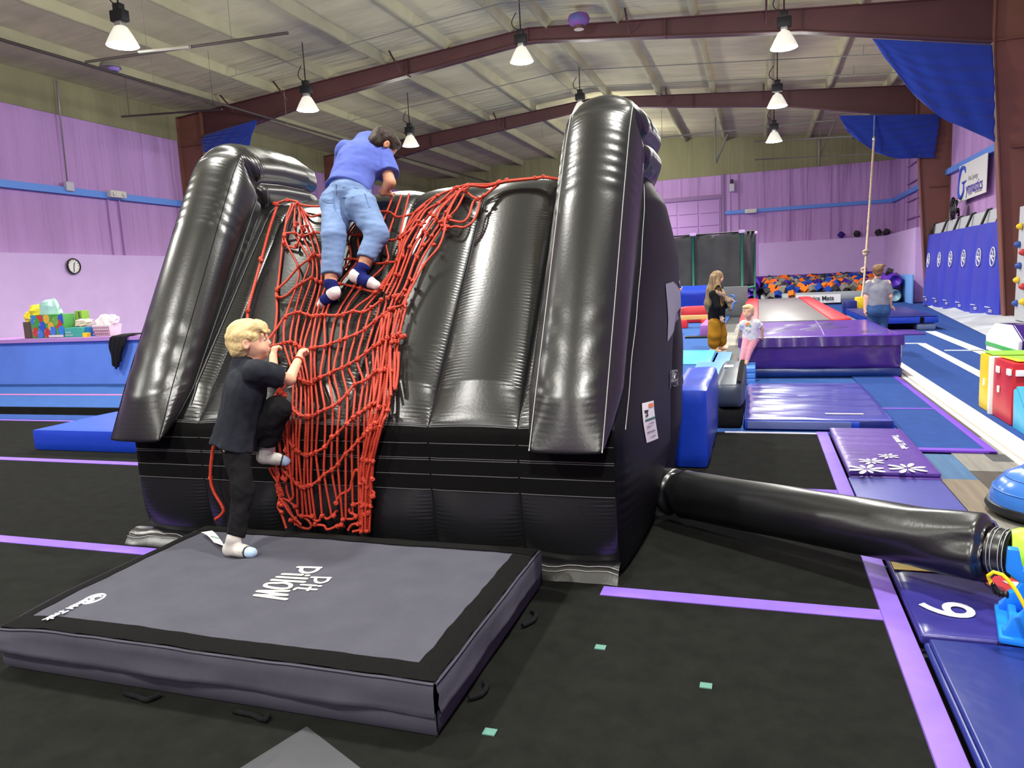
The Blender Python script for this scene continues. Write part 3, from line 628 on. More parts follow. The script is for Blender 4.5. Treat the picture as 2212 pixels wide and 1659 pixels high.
# ================================================================== RED CARGO NET
FNRM = np.array([0, -.7775, .629])
def face(px, py, off=.085):
    p0 = np.array([0, 3.462, .76])+FNRM*off; d = ray(px, py); t = ((p0-C0)@FNRM)/(d@FNRM); q = C0+d*t
    if q[2] < .76+off*.3: q = YP(px, py, 3.455-off*.75)
    if q[2] > 2.13+off: # over the crest the net lies on the flat top
        q = YP(px, py, min(q[1], 4.62))
    return q
net = thing('cargo_net', 'orange red knotted cargo net hanging down the black inflatable slope', 'net', (-2.4, 3.4, .15))
KN = []
def Z1(*p): return [(520+x/5.53, 380+y/5.53) for x, y in p]
def Z2(*p): return [(800+x/5.027, 370+y/5.027) for x, y in p]
def Z3(*p): return [(560+x/6.144, 640+y/6.144) for x, y in p]
def Z4(*p): return [(560+x/6.144, 880+y/6.144) for x, y in p]
nrope = [0]
def rope(pts, r=.0078, off=.085, knots=()):
    nrope[0] += 1; off = off+.004*((nrope[0]*7) % 5-2)
    P = smoothline([face(x, y, off) for x, y in pts], .0042)
    V, F = tubevf(P, r*.84, 9, lobes=3, pitch=.0155); o = mesh('net_rope', V, F, ROPE, net)
    for q in knots: KN.append(face(q[0], q[1], off+.012))
    return o
rows = {
 'A': Z1((390, 330), (450, 320), (560, 290), (690, 310)), 'A2': Z1((700, 340), (820, 360), (960, 360), (1100, 330)),
 'B': Z1((690, 340), (820, 480), (960, 460), (1200, 430), (1500, 430), (1760, 430), (1870, 490), (2050, 450), (2212, 340)),
 'C': Z1((515, 690), (650, 680), (730, 720), (870, 680), (960, 680), (1200, 705), (1280, 690), (1410, 710), (1500, 700), (1740, 770), (1900, 740), (2000, 665), (2120, 590), (2212, 560)),
 'C2': Z1((500, 820), (660, 860), (680, 800), (740, 700)),
 'D': Z1((680, 1095), (820, 985), (880, 930), (960, 965), (1190, 1000), (1320, 990), (1500, 1020), (1620, 1050), (1750, 1035), (1870, 1020), (1930, 975)),
 'E0': Z1((440, 1350), (560, 1240), (680, 1095)),
 'E': Z1((430, 1350), (430, 1450), (540, 1430), (650, 1330), (750, 1270), (850, 1220), (940, 1260), (1040, 1295), (1100, 1290), (1190, 1290), (1360, 1325), (1440, 1345), (1600, 1385), (1680, 1330), (1800, 1290)),
 'F': Z3((100, 600), (230, 430), (340, 275), (480, 215), (550, 215), (640, 245), (710, 265), (830, 250), (1030, 255), (1110, 240), (1240, 200), (1380, 210), (1490, 150), (1620, 50)),
 'G': Z3((160, 660), (330, 620), (420, 605), (490, 640), (560, 690), (640, 705), (740, 680), (870, 660), (945, 630), (1070, 585), (1150, 555), (1285, 500), (1400, 440), (1540, 320), (1640, 245), (1760, 165), (1930, 110)),
 'H': Z3((440, 1030), (490, 1070), (590, 1135), (680, 1160), (740, 1110), (810, 1075), (925, 1030), (990, 990), (1100, 950), (1185, 905), (1300, 835), (1430, 740), (1510, 670), (1590, 630), (1720, 590), (1850, 540)),
 'I': Z3((390, 1440), (490, 1550), (560, 1585), (640, 1600), (720, 1580), (780, 1545), (870, 1505), (970, 1460), (1060, 1400), (1160, 1300), (1270, 1170), (1380, 1130), (1450, 1080), (1520, 1020), (1600, 980), (1700, 920)),
 'J': Z4((340, 380), (390, 450), (480, 560), (600, 630), (700, 620), (750, 590), (880, 520), (960, 400), (1040, 345), (1160, 220), (1270, 120), (1370, 50), (1470, -20), (1600, -60)),
 'K': Z4((300, 820), (380, 900), (480, 1000), (570, 1060), (680, 1035), (790, 965), (860, 890), (960, 830), (1040, 760), (1140, 620), (1220, 550), (1320, 440), (1390, 370), (1440, 280), (1600, 180)),
 'L': Z4((1010, 1270), (1080, 1160), (1200, 1090), (1230, 975), (1280, 830), (1360, 840), (1500, 640)),
 'L2': Z4((1250, 1290), (1350, 1260), (1450, 1180), (1530, 1150), (1470, 1080), (1390, 1020)),
 'M': Z4((540, 1440), (680, 1450), (740, 1500), (800, 1500), (830, 1430), (900, 1480), (980, 1430), (1030, 1370)),
 'M2': Z4((430, 1500), (560, 1590), (660, 1610), (690, 1560), (640, 1490), (560, 1450)), 'M3': Z4((760, 1560), (860, 1570), (900, 1620), (980, 1600), (1050, 1560), (1130, 1580)),
 'M4': Z4((1100, 1480), (1250, 1480), (1280, 1430), (1210, 1400), (1190, 1340)), 'M5': Z4((1180, 1630), (1230, 1560), (1310, 1550), (1340, 1620), (1240, 1650)),
}
for k_, p in rows.items(): rope(p, .0085, .095)
GS = [330, 410, 480, 540, 590, 690, 740, 870, 945, 1070, 1150, 1285, 1400, 1540, 1640, 1725, 1780]; GY = [620, 605, 635, 680, 700, 692, 680, 660, 630, 588, 557, 505, 440, 325, 250, 175, 160]
HS = [440, 490, 550, 600, 650, 690, 740, 810, 925, 990, 1100, 1185, 1300, 1420, 1520, 1580, 1620]; HY = [1040, 1070, 1110, 1135, 1150, 1155, 1110, 1075, 1030, 990, 950, 905, 835, 745, 665, 635, 620]
FS_ = [350, 475, 545, 640, 710, 760, 830, 880, 1030, 1120, 1240, 1375, 1490, 1620, 1700, 1790, 1840]; FY = [275, 215, 215, 245, 265, 258, 250, 250, 255, 240, 200, 210, 150, 50, 20, 0, -10]
IS = [440, 490, 545, 620, 655, 705, 780, 870, 975, 1065, 1165, 1270, 1375, 1445, 1515, 1580, 1640]; IY = [1490, 1550, 1578, 1598, 1600, 1585, 1545, 1505, 1458, 1400, 1300, 1172, 1132, 1085, 1025, 990, 960]
JS = [450, 490, 525, 605, 640, 695, 755, 870, 965, 1040, 1160, 1245, 1320, 1400, 1460, 1510, 1560]; JY = [520, 565, 590, 628, 630, 620, 590, 525, 395, 345, 220, 140, 85, 30, -10, -30, -50]
KS = [440, 500, 560, 600, 650, 690, 795, 865, 965, 1045, 1150, 1230, 1315, 1395, 1440, 1490, 1540]; KY = [960, 1010, 1055, 1058, 1040, 1030, 962, 888, 828, 758, 620, 548, 445, 365, 290, 250, 215]
BS = [450, 515, 580, 640, 690, 745, 835, 960, 1035, 1110, 1150, 1245, 1330, 1370, 1400, 1430, 1460]; BY = [1200, 1430, 1440, 1480, 1440, 1490, 1430, 1430, 1250, 1530, 1480, 1430, 1560, 1620, 1640, 1640, 1640]
ES = [(660, 1330), (745, 1275), (850, 1215), (910, 1250), (960, 1270), (1030, 1290), (1095, 1290), (1180, 1290), (1360, 1320), (1440, 1340), (1600, 1390), (1680, 1340)]
DS = [(685, 1085), (815, 1000), (850, 960), (885, 930), (950, 960), (1180, 1050), (1310, 990), (1400, 1000), (1560, 1040), (1745, 1030), (1870, 1010), (1930, 960)]
CS = [(520, 700), (650, 690), (740, 705), (790, 600), (870, 680), (1240, 800), (1280, 690), (1410, 705), (1620, 760), (1745, 770), (1895, 740), (1950, 690)]
TS = [(640, 320), (650, 350), (690, 360), (700, 380), (720, 380), (1390, 570), (1480, 440), (1560, 430), (1830, 210), (1920, 230), (2010, 210), (2212, 330)]
for i in range(17):
    top = [Z3((FS_[i], FY[i]))[0]]
    if i < 12: top = Z1(TS[i], CS[i], DS[i], ES[i])+top
    pts = top+Z3((GS[i], GY[i]), (HS[i], HY[i]), (IS[i], IY[i]))+Z4((JS[i], JY[i]), (KS[i], KY[i]), (BS[i], BY[i]))
    rope(pts, .0076, .085)
    for q in Z3((FS_[i], FY[i]), (GS[i], GY[i]), (HS[i], HY[i]), (IS[i], IY[i]))+Z4((JS[i], JY[i]), (KS[i], KY[i])): KN.append(face(*q, .1))
    if i < 12:
        for q in Z1(CS[i], DS[i], ES[i]): KN.append(face(*q, .1))
# the bundle from the crest down the right side
BLf = Z2((100, 1280), (250, 1000), (330, 720), (450, 480), (560, 370), (700, 260), (900, 190), (1060, 140))
BRt = Z2((380, 1480), (410, 1400), (600, 1000), (720, 800), (800, 620), (830, 500), (960, 260), (1080, 180))
def lerp_path(A, B, t, jit=0, seed=0):
    r = np.random.RandomState(seed); A, B = np.array(A), np.array(B); J = r.randn(len(A), 2)*jit; J[0] = 0; return [tuple(p) for p in A+(B-A)*t+J]
crest = Z2((1400, 120), (1500, 100), (1800, 70), (1880, 60), (2045, 80))
for i in range(9):
    t_ = i/8; p = lerp_path(BLf, BRt, t_, 2.2, i)
    if i in (2, 4, 5, 7): p = p+[(x+.0, y-1+i*.5) for x, y in Z2((1250, 135+i*4))+crest]
    rope(p, .0078, .085+.012*(i % 3))
    for q in p[1:7:1]:
        if (i+int(q[0])) % 2 == 0: KN.append(face(q[0], q[1], .11))
rope(Z2((850, 615), (930, 600), (1010, 610), (1100, 560), (1160, 450), (1190, 330), (1260, 250), (1400, 140)), .0085, .1); rope(Z2((860, 530), (1000, 550), (1070, 480), (1110, 350), (1160, 300), (1230, 270), (1400, 130)), .0085, .1)
rope(Z2((1040, 220), (1100, 270), (1160, 300)), .008, .1); rope(Z2((1020, 240), (940, 400), (850, 500), (830, 560)), .008, .1)
for q in Z2((1160, 300), (1230, 265), (1380, 130), (1400, 110), (1480, 95), (1880, 62), (860, 500), (840, 600), (580, 800), (690, 800), (420, 1170), (460, 1190), (250, 1490), (380, 1430), (1020, 210), (940, 180), (1790, 75)): KN.append(face(*q, .11))
RL = Z3((1640, 250), (1600, 620), (1560, 1000), (1480, 1400))+Z4((1440, 300), (1360, 700), (1330, 1000), (1370, 1300), (1360, 1640))
RR = Z3((1950, 130), (1850, 480), (1800, 1000), (1720, 1500))+Z4((1640, 230), (1530, 700), (1500, 950), (1470, 1300), (1450, 1650))
for i in range(8):
    p = lerp_path(RL, RR, i/7, 2.5, 40+i); rope(p, .0078, .085+.013*(i % 3))
    for j, q in enumerate(p[1:]):
        if (i+j) % 2: KN.append(face(q[0], q[1], .115))
rope(Z3((1780, 560), (1740, 700), (1740, 900), (1745, 1150), (1750, 1320)), .009, .13); rope(Z3((1850, 740), (1840, 1000), (1810, 1220), (1790, 1200), (1800, 950), (1800, 740)), .0085, .125)
for q in Z3((1790, 540), (1840, 510), (1890, 540), (1810, 600), (1760, 620), (1930, 530)): KN.append(face(*q, .13))
# left single rope and the slack left edge
rope(Z1((440, 340), (340, 640), (245, 1000), (150, 1350), (85, 1600))+[(532, 700), (505, 800), (470, 930), (458, 985), (455, 1032), (462, 1062), (482, 1098), (478, 1112), (465, 1122)], .0105, .08)
for q in Z1((430, 340), (400, 330), (235, 990), (245, 1010), (85, 1610), (560, 290), (680, 330), (670, 570), (650, 610), (740, 610), (760, 640), (520, 720), (510, 800), (665, 830), (440, 1450), (430, 1360)): KN.append(face(*q, .1))
KN.append(face(455, 1032, .08))
rope(Z1((610, 330), (550, 500), (520, 700), (500, 800), (470, 1100), (440, 1350), (430, 1470), (430, 1660))+Z3((190, 640), (200, 900)), .0085, .085)
rope(Z3((150, 690), (220, 760), (200, 830), (190, 920), (230, 1130), (240, 1200)), .009, .1); rope(Z3((230, 1130), (240, 1200), (290, 1240), (340, 1200), (350, 1140)), .008, .1); rope(Z3((250, 1260), (220, 1330), (300, 1380), (340, 1330), (270, 1250), (360, 1300)), .009, .1)
for q in Z3((200, 740), (235, 790), (260, 1260), (220, 1330), (330, 1330), (300, 1290)): KN.append(face(*q, .11))
for i, p in enumerate((((130, 800), (180, 900), (250, 1020), (270, 1200), (250, 1320), (300, 1420), (360, 1600)), ((180, 790), (230, 900), (270, 1030), (300, 1200), (380, 1320), (450, 1460), (480, 1560)), ((230, 780), (260, 900), (240, 1040), (250, 1150), (330, 1280), (420, 1420), (560, 1560)), ((260, 380), (280, 600), (320, 900), (350, 960), (370, 1120), (410, 1230)), ((310, 280), (350, 540), (370, 800), (360, 960)), ((350, 190), (370, 380), (380, 540), (400, 800), (430, 1000), (450, 1180), (410, 1240)), ((400, 160), (400, 380), (430, 560), (440, 860)), ((200, 520), (220, 700), (240, 880)), ((300, 1200), (400, 1250), (480, 1330), (520, 1440)))): rope(Z4(*p), .008, .085+.012*(i % 3))
for q in Z4((240, 1040), (270, 1080), (290, 1110), (300, 1160), (260, 1130), (270, 1280), (300, 1300), (340, 960), (310, 940), (350, 570), (370, 790), (300, 1390), (480, 1320), (420, 1500), (480, 1480), (560, 1440), (700, 1450), (740, 1550), (840, 1440), (1110, 1490), (1280, 1450), (1250, 1290), (1310, 1550), (1040, 1580), (1430, 1060), (1380, 1280), (1350, 1320), (1510, 1180), (1020, 1270), (1350, 1540), (1400, 1420), (1450, 1400), (990, 1440), (1090, 1560)): KN.append(face(*q, .11))
# lumpy overhand knots
def knot_mesh(seed):
    th = np.linspace(0, 2*math.pi, 26, endpoint=False); r = np.random.RandomState(seed); a = r.rand()*6
    P = np.stack([np.cos(2*th+a)*(.55+.3*np.cos(3*th)), np.sin(2*th+a)*(.55+.3*np.cos(3*th)), .45*np.sin(3*th)], -1)*.0115
    T = np.roll(P, -1, 0)-np.roll(P, 1, 0); T /= np.linalg.norm(T, axis=1, keepdims=True); N_ = np.cross(T, [.3, .2, .9]); N_ /= np.linalg.norm(N_, axis=1, keepdims=True); B_ = np.cross(T, N_)
    ph = np.arange(6)/6*2*math.pi; V = P[:, None]+.0068*(np.cos(ph)[None, :, None]*N_[:, None]+np.sin(ph)[None, :, None]*B_[:, None])
    V, F = gridvf(V, closed_u=True, closed_v=True); me = bpy.data.meshes.new('knot'); me.from_pydata(V.tolist(), [], F[:, ::-1].tolist()); me.polygons.foreach_set('use_smooth', [True]*len(me.polygons)); me.materials.append(ROPE); return me
KM = [knot_mesh(i) for i in range(5)]
used = []
for i, p in enumerate(KN):
    if any(np.linalg.norm(p-q) < .012 for q in used): continue
    if len(used) >= 295: break
    used.append(p); o = bpy.data.objects.new('knot', KM[i % 5]); COL.objects.link(o); o.parent = net; o.location = Vector(p)-net.location
    o.rotation_euler = (RNG.rand()*6, RNG.rand()*6, RNG.rand()*6)
# ================================================================== THE FLAT MAT IN FRONT
pil = thing('landing_mat', 'slate grey canvas landing mat with black border strips in front of the inflatable', 'mat', (-2.0, 2.67, 0))
x0, x1, y0, y1, zt = -3.0, -1.02, 2.06, 3.29, .212
def ztop(x, y, x0=x0, x1=x1, y0=y0, y1=y1, zt=zt):
    x = np.asarray(x, float); y = np.asarray(y, float); P = np.stack([x, y, 0*x], -1)
    e = np.minimum(np.minimum(x-x0, x1-x), np.minimum(y-y0, y1-y)); dent = .036*np.exp(-((x+2.55)**2+((y-2.96)*1.2)**2)/.018)
    return zt+.005*snoise(P, 1.3, 5)+.0022*snoise(P, 6, 6)-.012*np.exp(-e/.03)-dent-.02*np.exp(-((x-x0)**2+(y-y0)**2)/.03)
def top_patch(name, xa, xb, ya, yb, M, dz=0, wav=0., parent=pil, n=None):
    nx, ny = n or (max(3, int((xb-xa)/.025)+2), max(3, int((yb-ya)/.025)+2)); X, Y = np.meshgrid(np.linspace(xa, xb, nx), np.linspace(ya, yb, ny))
    if wav: X = X+wav*np.sin(Y*31)+wav*.6*np.sin(Y*67+1); Y = Y+wav*np.sin(X*29)+.6*wav*np.sin(X*61)
    return grid(name, np.stack([X, Y, ztop(X, Y)+dz], -1), M, parent)
bwf, bwr, bwb, bwl = .085, .095, .10, .075
top_patch('top_panel', x0+bwl-.02, x1-bwr+.02, y0+bwf-.02, y1-bwb+.02, PADTOP, 0, 0)
top_patch('border_strip', x0, x1, y0, y0+bwf, VELCRO, .004, .0012); top_patch('border_strip', x1-bwr, x1, y0, y1, VELCRO, .003, .002)
top_patch('border_strip', x0, x1, y1-bwb, y1, VELCRO, .006, .002); top_patch('border_strip', x0, x0+bwl, y0, y1, VELCRO, .003, .002)
def side_strip(p, q, nrm, name='side_panel'):
    p, q, nrm = [np.array(k, float) for k in (p, q, nrm)]; L = np.linalg.norm(q-p); n = int(L/.012); u = np.linspace(0, 1, n); base = p+(q-p)*u[:, None]; s = u*L
    zt_ = ztop(base[:, 0], base[:, 1]); P3 = np.stack([s*1.0, 0*s, 0*s+p[0]*3+p[1]], -1); w = snoise(P3, 2.2, 9); w2 = snoise(P3, 7, 10); pl = np.sin(s*9+2*w)
    def ln(off, z): r_ = base+nrm*np.broadcast_to(off, (n,))[:, None]; return np.stack([r_[:, 0], r_[:, 1], np.broadcast_to(z, (n,))], -1)
    hz = .082+.008*w
    up = np.stack([ln(0, zt_), ln(.006, zt_-.006), ln(.012+.003*w2, zt_-.03), ln(.014+.004*w, zt_*.5+hz*.5+.018), ln(.013+.004*w2, hz+.038), ln(.018+.010*pl*.5+.006*w2, hz+.02), ln(.020+.012*pl*.5+.006*w2, hz), ln(.008, hz-.006)])
    fl_ = grid(name, up, PADSIDE, pil, flip=True)
    lo = np.stack([ln(.004, hz+.012), ln(.006+.002*w2, .06), ln(.004+.003*w, .03), ln(-.008, .004)]); grid('lower_side', lo, PADSIDE, pil, flip=True)
    sm = ln(.008, zt_-.003); tube('welt', sm, .0035, PADTOP, fl_, k=5)
side_strip((x0, y0, 0), (x1, y0, 0), (0, -1, 0)); side_strip((x1, y0, 0), (x1, y1, 0), (1, 0, 0)); side_strip((x1, y1, 0), (x0, y1, 0), (0, 1, 0)); side_strip((x0, y1, 0), (x0, y0, 0), (-1, 0, 0))
for pts, lb in (([(270, 1497), (300, 1505), (318, 1512), (345, 1500)], 0), ([(505, 1535), (550, 1545), (572, 1556), (580, 1545)], 0), ([(1128, 1352), (1152, 1340), (1158, 1325), (1148, 1318)], 0), ([(1012, 1508), (1040, 1500), (1052, 1482), (1046, 1472)], 0)):
    P = [G(x, y, .012) for x, y in pts]; h = tube('handle_loop', P, .011, BLKCLOTH, pil, k=6, step=.02)
q = [G(434, 1150, .235), G(458, 1146, .235), G(485, 1180, .225), G(462, 1172, .225)]
P = np.array([[q[0], q[1]], [q[3], q[2]]]); tg = grid('care_tag', np.array([[q[0]*(1-v)*(1-u)+q[1]*v*(1-u)+q[3]*(1-v)*u+q[2]*v*u+np.array([0, 0, .012*math.sin(3*u)]) for v in np.linspace(0, 1, 4)] for u in np.linspace(0, 1, 8)]), WHITE, pil); tg['label'] = 'white paper tag at the back edge'
g0 = G(455, 1158, .245); tube('tag_line', [g0, G(474, 1163, .243)], .002, mat('dark_green', '1f6b4a', .6), tg, k=5)
def stroke(pts, w=.0105):   # rounded flat print stroke lying on the cover; points are read off the photo, on the cover's plane
    P = smoothline([G(470+x/4.23, 1152+y/4.23, zt+.004) for x, y in pts], .006) if len(pts) > 2 else np.array([G(470+x/4.23, 1152+y/4.23, zt+.004) for x, y in pts]); P[:, 2] = ztop(P[:, 0], P[:, 1])+.0035
    d0 = nrm_(P[0]-P[1]); d1 = nrm_(P[-1]-P[-2]); P = np.vstack([P[:1]+d0*w*.9, P[:1]+d0*w*.6, P, P[-1:]+d1*w*.6, P[-1:]+d1*w*.9]); r = np.full(len(P), w); r[[0, -1]] = w*.4; r[[1, -2]] = w*.8
    V, F = tubevf(P, r, 8); V = np.array(V); zc = np.repeat(P[:, 2], 8); V[:, 2] = zc+(V[:, 2]-zc)*.12; mesh('lettering', V, F, CREAM, pil)
def nrm_(v): return v/(np.linalg.norm(v)+1e-9)
stroke([(738, 308), (940, 317)]); stroke([(930, 318), (900, 345), (850, 360), (790, 358), (762, 340), (770, 315)]); stroke([(598, 369), (770, 379)]); stroke([(815, 385), (828, 386)]); stroke([(548, 396), (810, 415)]); stroke([(500, 425), (790, 444)])
stroke([(548, 455), (610, 452), (665, 468), (660, 495), (610, 507), (520, 502), (440, 485), (450, 462), (500, 455), (548, 455)]); stroke([(368, 531), (645, 531)]); stroke([(368, 533), (632, 569)], .009); stroke([(345, 566), (632, 571)], .009); stroke([(345, 568), (625, 608)])
stroke([(860, 402), (1030, 409)], .008); stroke([(1020, 410), (1000, 435), (950, 450), (905, 445), (893, 425), (902, 406)], .008); stroke([(768, 468), (895, 475)], .008); stroke([(925, 478), (940, 479)], .008); stroke([(900, 511), (760, 502), (725, 500), (703, 515)], .008); stroke([(845, 490), (825, 520)], .008)
text('lettering', 'Tumbl Trak', .048, G(152, 1315, zt), (0, -1, 0), (1, 0, 0), WHITEP, pil, bold=.002, lift=.004, sx=1.0)
p = G(203, 1294, zt+.002); tube('logo_ring', [p+np.array([.036*math.cos(a), .048*math.sin(a), 0]) for a in np.linspace(0, 6.3, 28)], .006, WHITEP, pil, k=5)
tube('logo_mark', [p+np.array(k) for k in ((.02, .02, 0), (0, .03, 0), (-.012, 0, 0), (.01, -.01, 0), (0, -.03, 0), (-.02, -.02, 0))], .006, WHITEP, pil, k=5, step=.01)
p, q = G(112, 1331, zt+.004), G(138, 1318, zt+.004); tube('logo_line', [p, q], .002, WHITEP, pil, k=4)
# folded corner of a dark mat close to the lens
a = G(663, 1568, .004); l_, r_ = G(420, 1720, .002), G(860, 1720, .002); top = G(545, 1690, .07)
V = [a, l_, r_, top, a-[0, 0, .004], l_-[0, 0, .0], r_-[0, 0, .0]]
o = bev_mesh('folded_mat', [a, l_, r_, top], [[0, 1, 3], [0, 3, 2], [1, 2, 3], [0, 2, 1]], mat('dark_grey_vinyl', '46474b', .4, .45, .08, (10, 10, 10)), None, .004)
tag(o, 'folded tip of a dark grey mat poking up at the bottom edge', 'mat')
for (x, y), lb in (((1297, 1398), 'nearest the inflatable'), ((1525, 1481), 'farthest right on the open floor'), ((1058, 1581), 'off the slate mat corner')):
    p = G(x, y, .003); tag(box('tape_scrap', p-[.022, .018, .003], p+[.022, .018, .002], mat('green_tape', '4f7d72', .8), None, .001), 'small scrap of green tape on the black floor, '+lb, 'tape', 'tape scraps on the black floor')
# ================================================================== MATS RIGHT OF THE BLACK FLOOR
def soft(name, a, b, M, parent=None, r=.03, n=(14, 14, 6), puff=.02, wr=.004, seed=1, wf=6.):
    """upholstered block: rounded box whose faces swell a little and wrinkle"""
    a = np.array(a, float); b = np.array(b, float); nx, ny, nz = n; c = (a+b)/2; h = (b-a)/2; V = []; F = []
    def facegrid(ax, sg, nu, nv):
        o = [k for k in range(3) if k != ax]; u = np.linspace(-1, 1, nu); v = np.linspace(-1, 1, nv); P = np.zeros((nu, nv, 3))
        Ug, Vg = np.meshgrid(u, v, indexing='ij'); P[..., o[0]] = Ug; P[..., o[1]] = Vg; P[..., ax] = sg; return P, sg > 0 if ax != 1 else sg < 0
    cnt = 0
    for ax in range(3):
        o = [k for k in range(3) if k != ax]
        for sg in (-1, 1):
            P, pos = facegrid(ax, sg, n[o[0]], n[o[1]])
            core = np.maximum(h-r, 1e-4); q = P*h; k = np.clip(q, -core, core); d = q-k; L = np.linalg.norm(d, axis=-1, keepdims=True)
            d = np.where(L > 1e-9, d/np.maximum(L, 1e-9), 0); q = k+d*np.minimum(L, r)
            # swell
            s = (1-P[..., o[0]]**2)*(1-P[..., o[1]]**2); q[..., ax] += sg*puff*s**.7
            w = c+q; nzv = snoise(w.reshape(-1, 3), wf, seed).reshape(w.shape[:2]); q[..., ax] += sg*wr*nzv*np.minimum(1, s*6)
            vv, ff = gridvf(c+q)
            if not pos: ff = ff[:, ::-1]
            V.append(vv); F.append(ff+cnt); cnt += len(vv)
    o = mesh(name, np.vstack(V), np.vstack(F), M, parent); return o
def wrinkle_top(name, x0, x1, y0, y1, z, M, parent, amp=.006, sx=2., sy=9., seed=2, step=.03, edge=.02):
    X, Y = np.meshgrid(np.linspace(x0, x1, int((x1-x0)/step)+2), np.linspace(y0, y1, int((y1-y0)/step)+2))
    P = np.stack([X*sx, Y*sy, 0*X], -1).reshape(-1, 3); w = snoise(P, .9, seed).reshape(X.shape); e = np.minimum(np.minimum(X-x0, x1-X), np.minimum(Y-y0, y1-Y))
    return grid(name, np.stack([X, Y, z+amp*w*np.clip(e/.05, 0, 1)-edge*np.exp(-e/.015)], -1), M, parent)
VIOB = mat('violet_blue_vinyl', '4c5098', .45, .4, .07, (4, 4, 4), bump=.15, bs=(8, 8, 8), bdist=.01); IND = mat('indigo_vinyl', '302d78', .3, .5, .08, (4, 4, 4), bump=.25, bs=(5, 5, 5), bdist=.015)
t = thing('folding_mat', 'purple folding mat printed with white flowers beside the black floor', 'mat', (.89, 6.3, 0))
box('mat_panel', (.61, 5.54, .0), (1.19, 7.08, .028), PURM, t, .012, 3); box('mat_panel', (.605, 5.55, .03), (1.185, 7.07, .062), PURM, t, .012, 3)
wrinkle_top('mat_cover', .605, 1.185, 5.55, 7.07, .066, PURM, t, .004, 2.2, 14, 4, .02, .01)
def flower(cx, cy, w, seed):
    p = G(cx, cy, .072); bmv, bmf = [], []; r = np.random.RandomState(seed)
    for k in range(8):
        a = k*math.pi/4+.25+r.rand()*.1; L = w*(1 if k % 4 != 2 else .72); n = len(bmv)
        for s, wd in ((.12, 0), (.35, .10), (.7, .15), (.92, .1), (1, 0), (.92, -.1), (.7, -.15), (.35, -.10)):
            bmv.append(p+np.array([math.cos(a)*s*L-math.sin(a)*wd*L, (math.sin(a)*s*L+math.cos(a)*wd*L)*1.25, 0]))
        bmf.append(list(range(n, n+8)))
    mesh('flower_print', bmv, bmf, WHITEP, t, smooth=False)
for i, (x, y, w) in enumerate(((1872, 1013, .125), (1960, 1011, .13), (1882, 996, .09), (1919, 985, .075))): flower(x, y, w, i)
text('lettering', 'Tumbl Trak', .07, G(1943, 955, .07), (0, -1, 0), (1, 0, 0), WHITEP, t, bold=.002, lift=.003, sx=1.5)
tag(box('folding_mat', (.60, 4.0, 0), (1.18, 5.53, .022), VIOB, None, .01), 'plain violet blue mat passing under the black inflation tube', 'mat')
t = thing('number_mat', 'indigo hopscotch mat with a white number and yellow and red fields', 'mat', (.9, 3.5, 0))
box('mat_panel', (.605, 3.09, 0), (1.28, 3.98, .045), IND, t, .014, 3); wrinkle_top('mat_cover', .607, 1.278, 3.092, 3.978, .049, IND, t, .004, 3, 5, 5, .02, .012)
def flat(name, pts, M, par, th=.002):
    n = len(pts); V = [tuple(p) for p in pts]+[tuple(np.array(p)+[0, 0, th]) for p in pts]
    return mesh(name, V, [list(range(n))[::-1], list(range(n, 2*n))]+[[i, (i+1) % n, (i+1) % n+n, i+n] for i in range(n)], M, par, smooth=False)
z_ = .0535
flat('yellow_field', [(.612, 3.74, z_), (.95, 3.74, z_), (.93, 3.97, z_), (.612, 3.97, z_)], YELV, t); flat('red_field', [(.953, 3.72, z_), (1.0, 3.46, z_), (1.26, 3.46, z_), (1.26, 3.97, z_), (.933, 3.97, z_)], REDV, t)
flat('white_mark', [(1.04, 3.68, z_+.003), (1.10, 3.68, z_+.003), (1.12, 3.55, z_+.003), (1.09, 3.56, z_+.003)], WHITEP, t)
text('numeral', '6', .285, G(2053, 1318, z_), (0, 1, 0), (-1, 0, 0), WHITEP, t, bold=.002, lift=.003, sx=1.2)
t = thing('folding_mat', 'deep blue plain mat in the bottom right corner', 'mat', (1.1, 2, 0)); box('mat_panel', (.61, .6, 0), (1.9, 3.06, .03), NAVYB, t, .014, 3); box('mat_panel', (.625, .6, .031), (1.9, 3.05, .05), NAVYB, t, .014, 3)
# balance dome
bx, by = 1.63, 4.90; t = thing('balance_dome', 'blue half ball balance trainer on a black base', 'balance trainer', (bx, by, 0))
lathe('platform', [(.0, .0), (.28, .0), (.335, .03), (.345, .05), (.335, .075), (.31, .085), (0, .085)], BLK, t, 40, (bx, by, 0))
DOME = mat('blue_rubber', '3f78cc', .22, .55, coat=.4)
lathe('dome', [(.325, .075)]+[(.325*math.cos(a), .075+.235*math.sin(a)) for a in np.linspace(.05, 1.5, 14)]+[(0, .311)], DOME, t, 40, (bx, by, 0))
for a in (.35, .7, 1.05): lathe('dome_ring', [(.326*math.cos(a-.012), .075+.236*math.sin(a-.012)), (.33*math.cos(a), .075+.239*math.sin(a)), (.326*math.cos(a+.012), .075+.236*math.sin(a+.012))], DOME, t, 40, (bx, by, 0))
# blower
BLB = mat('blower_blue', '1d83ee', .35, .5); LIME = mat('lime_plastic', '9bd62b', .4, .4); YCORD = mat('yellow_cord', 'f0d313', .45, .4)
t = thing('air_blower', 'bright blue air blower with lime outlet and yellow cord at the end of the tube', 'blower', (.862, 3.06, .05)); t.rotation_euler = (0, 0, math.radians(-12))
lathe('lime_outlet', [(.098, -.03), (.112, 0), (.12, .12), (.13, .2)], LIME, t, 24, (.947, 3.467, .272), axis=0)
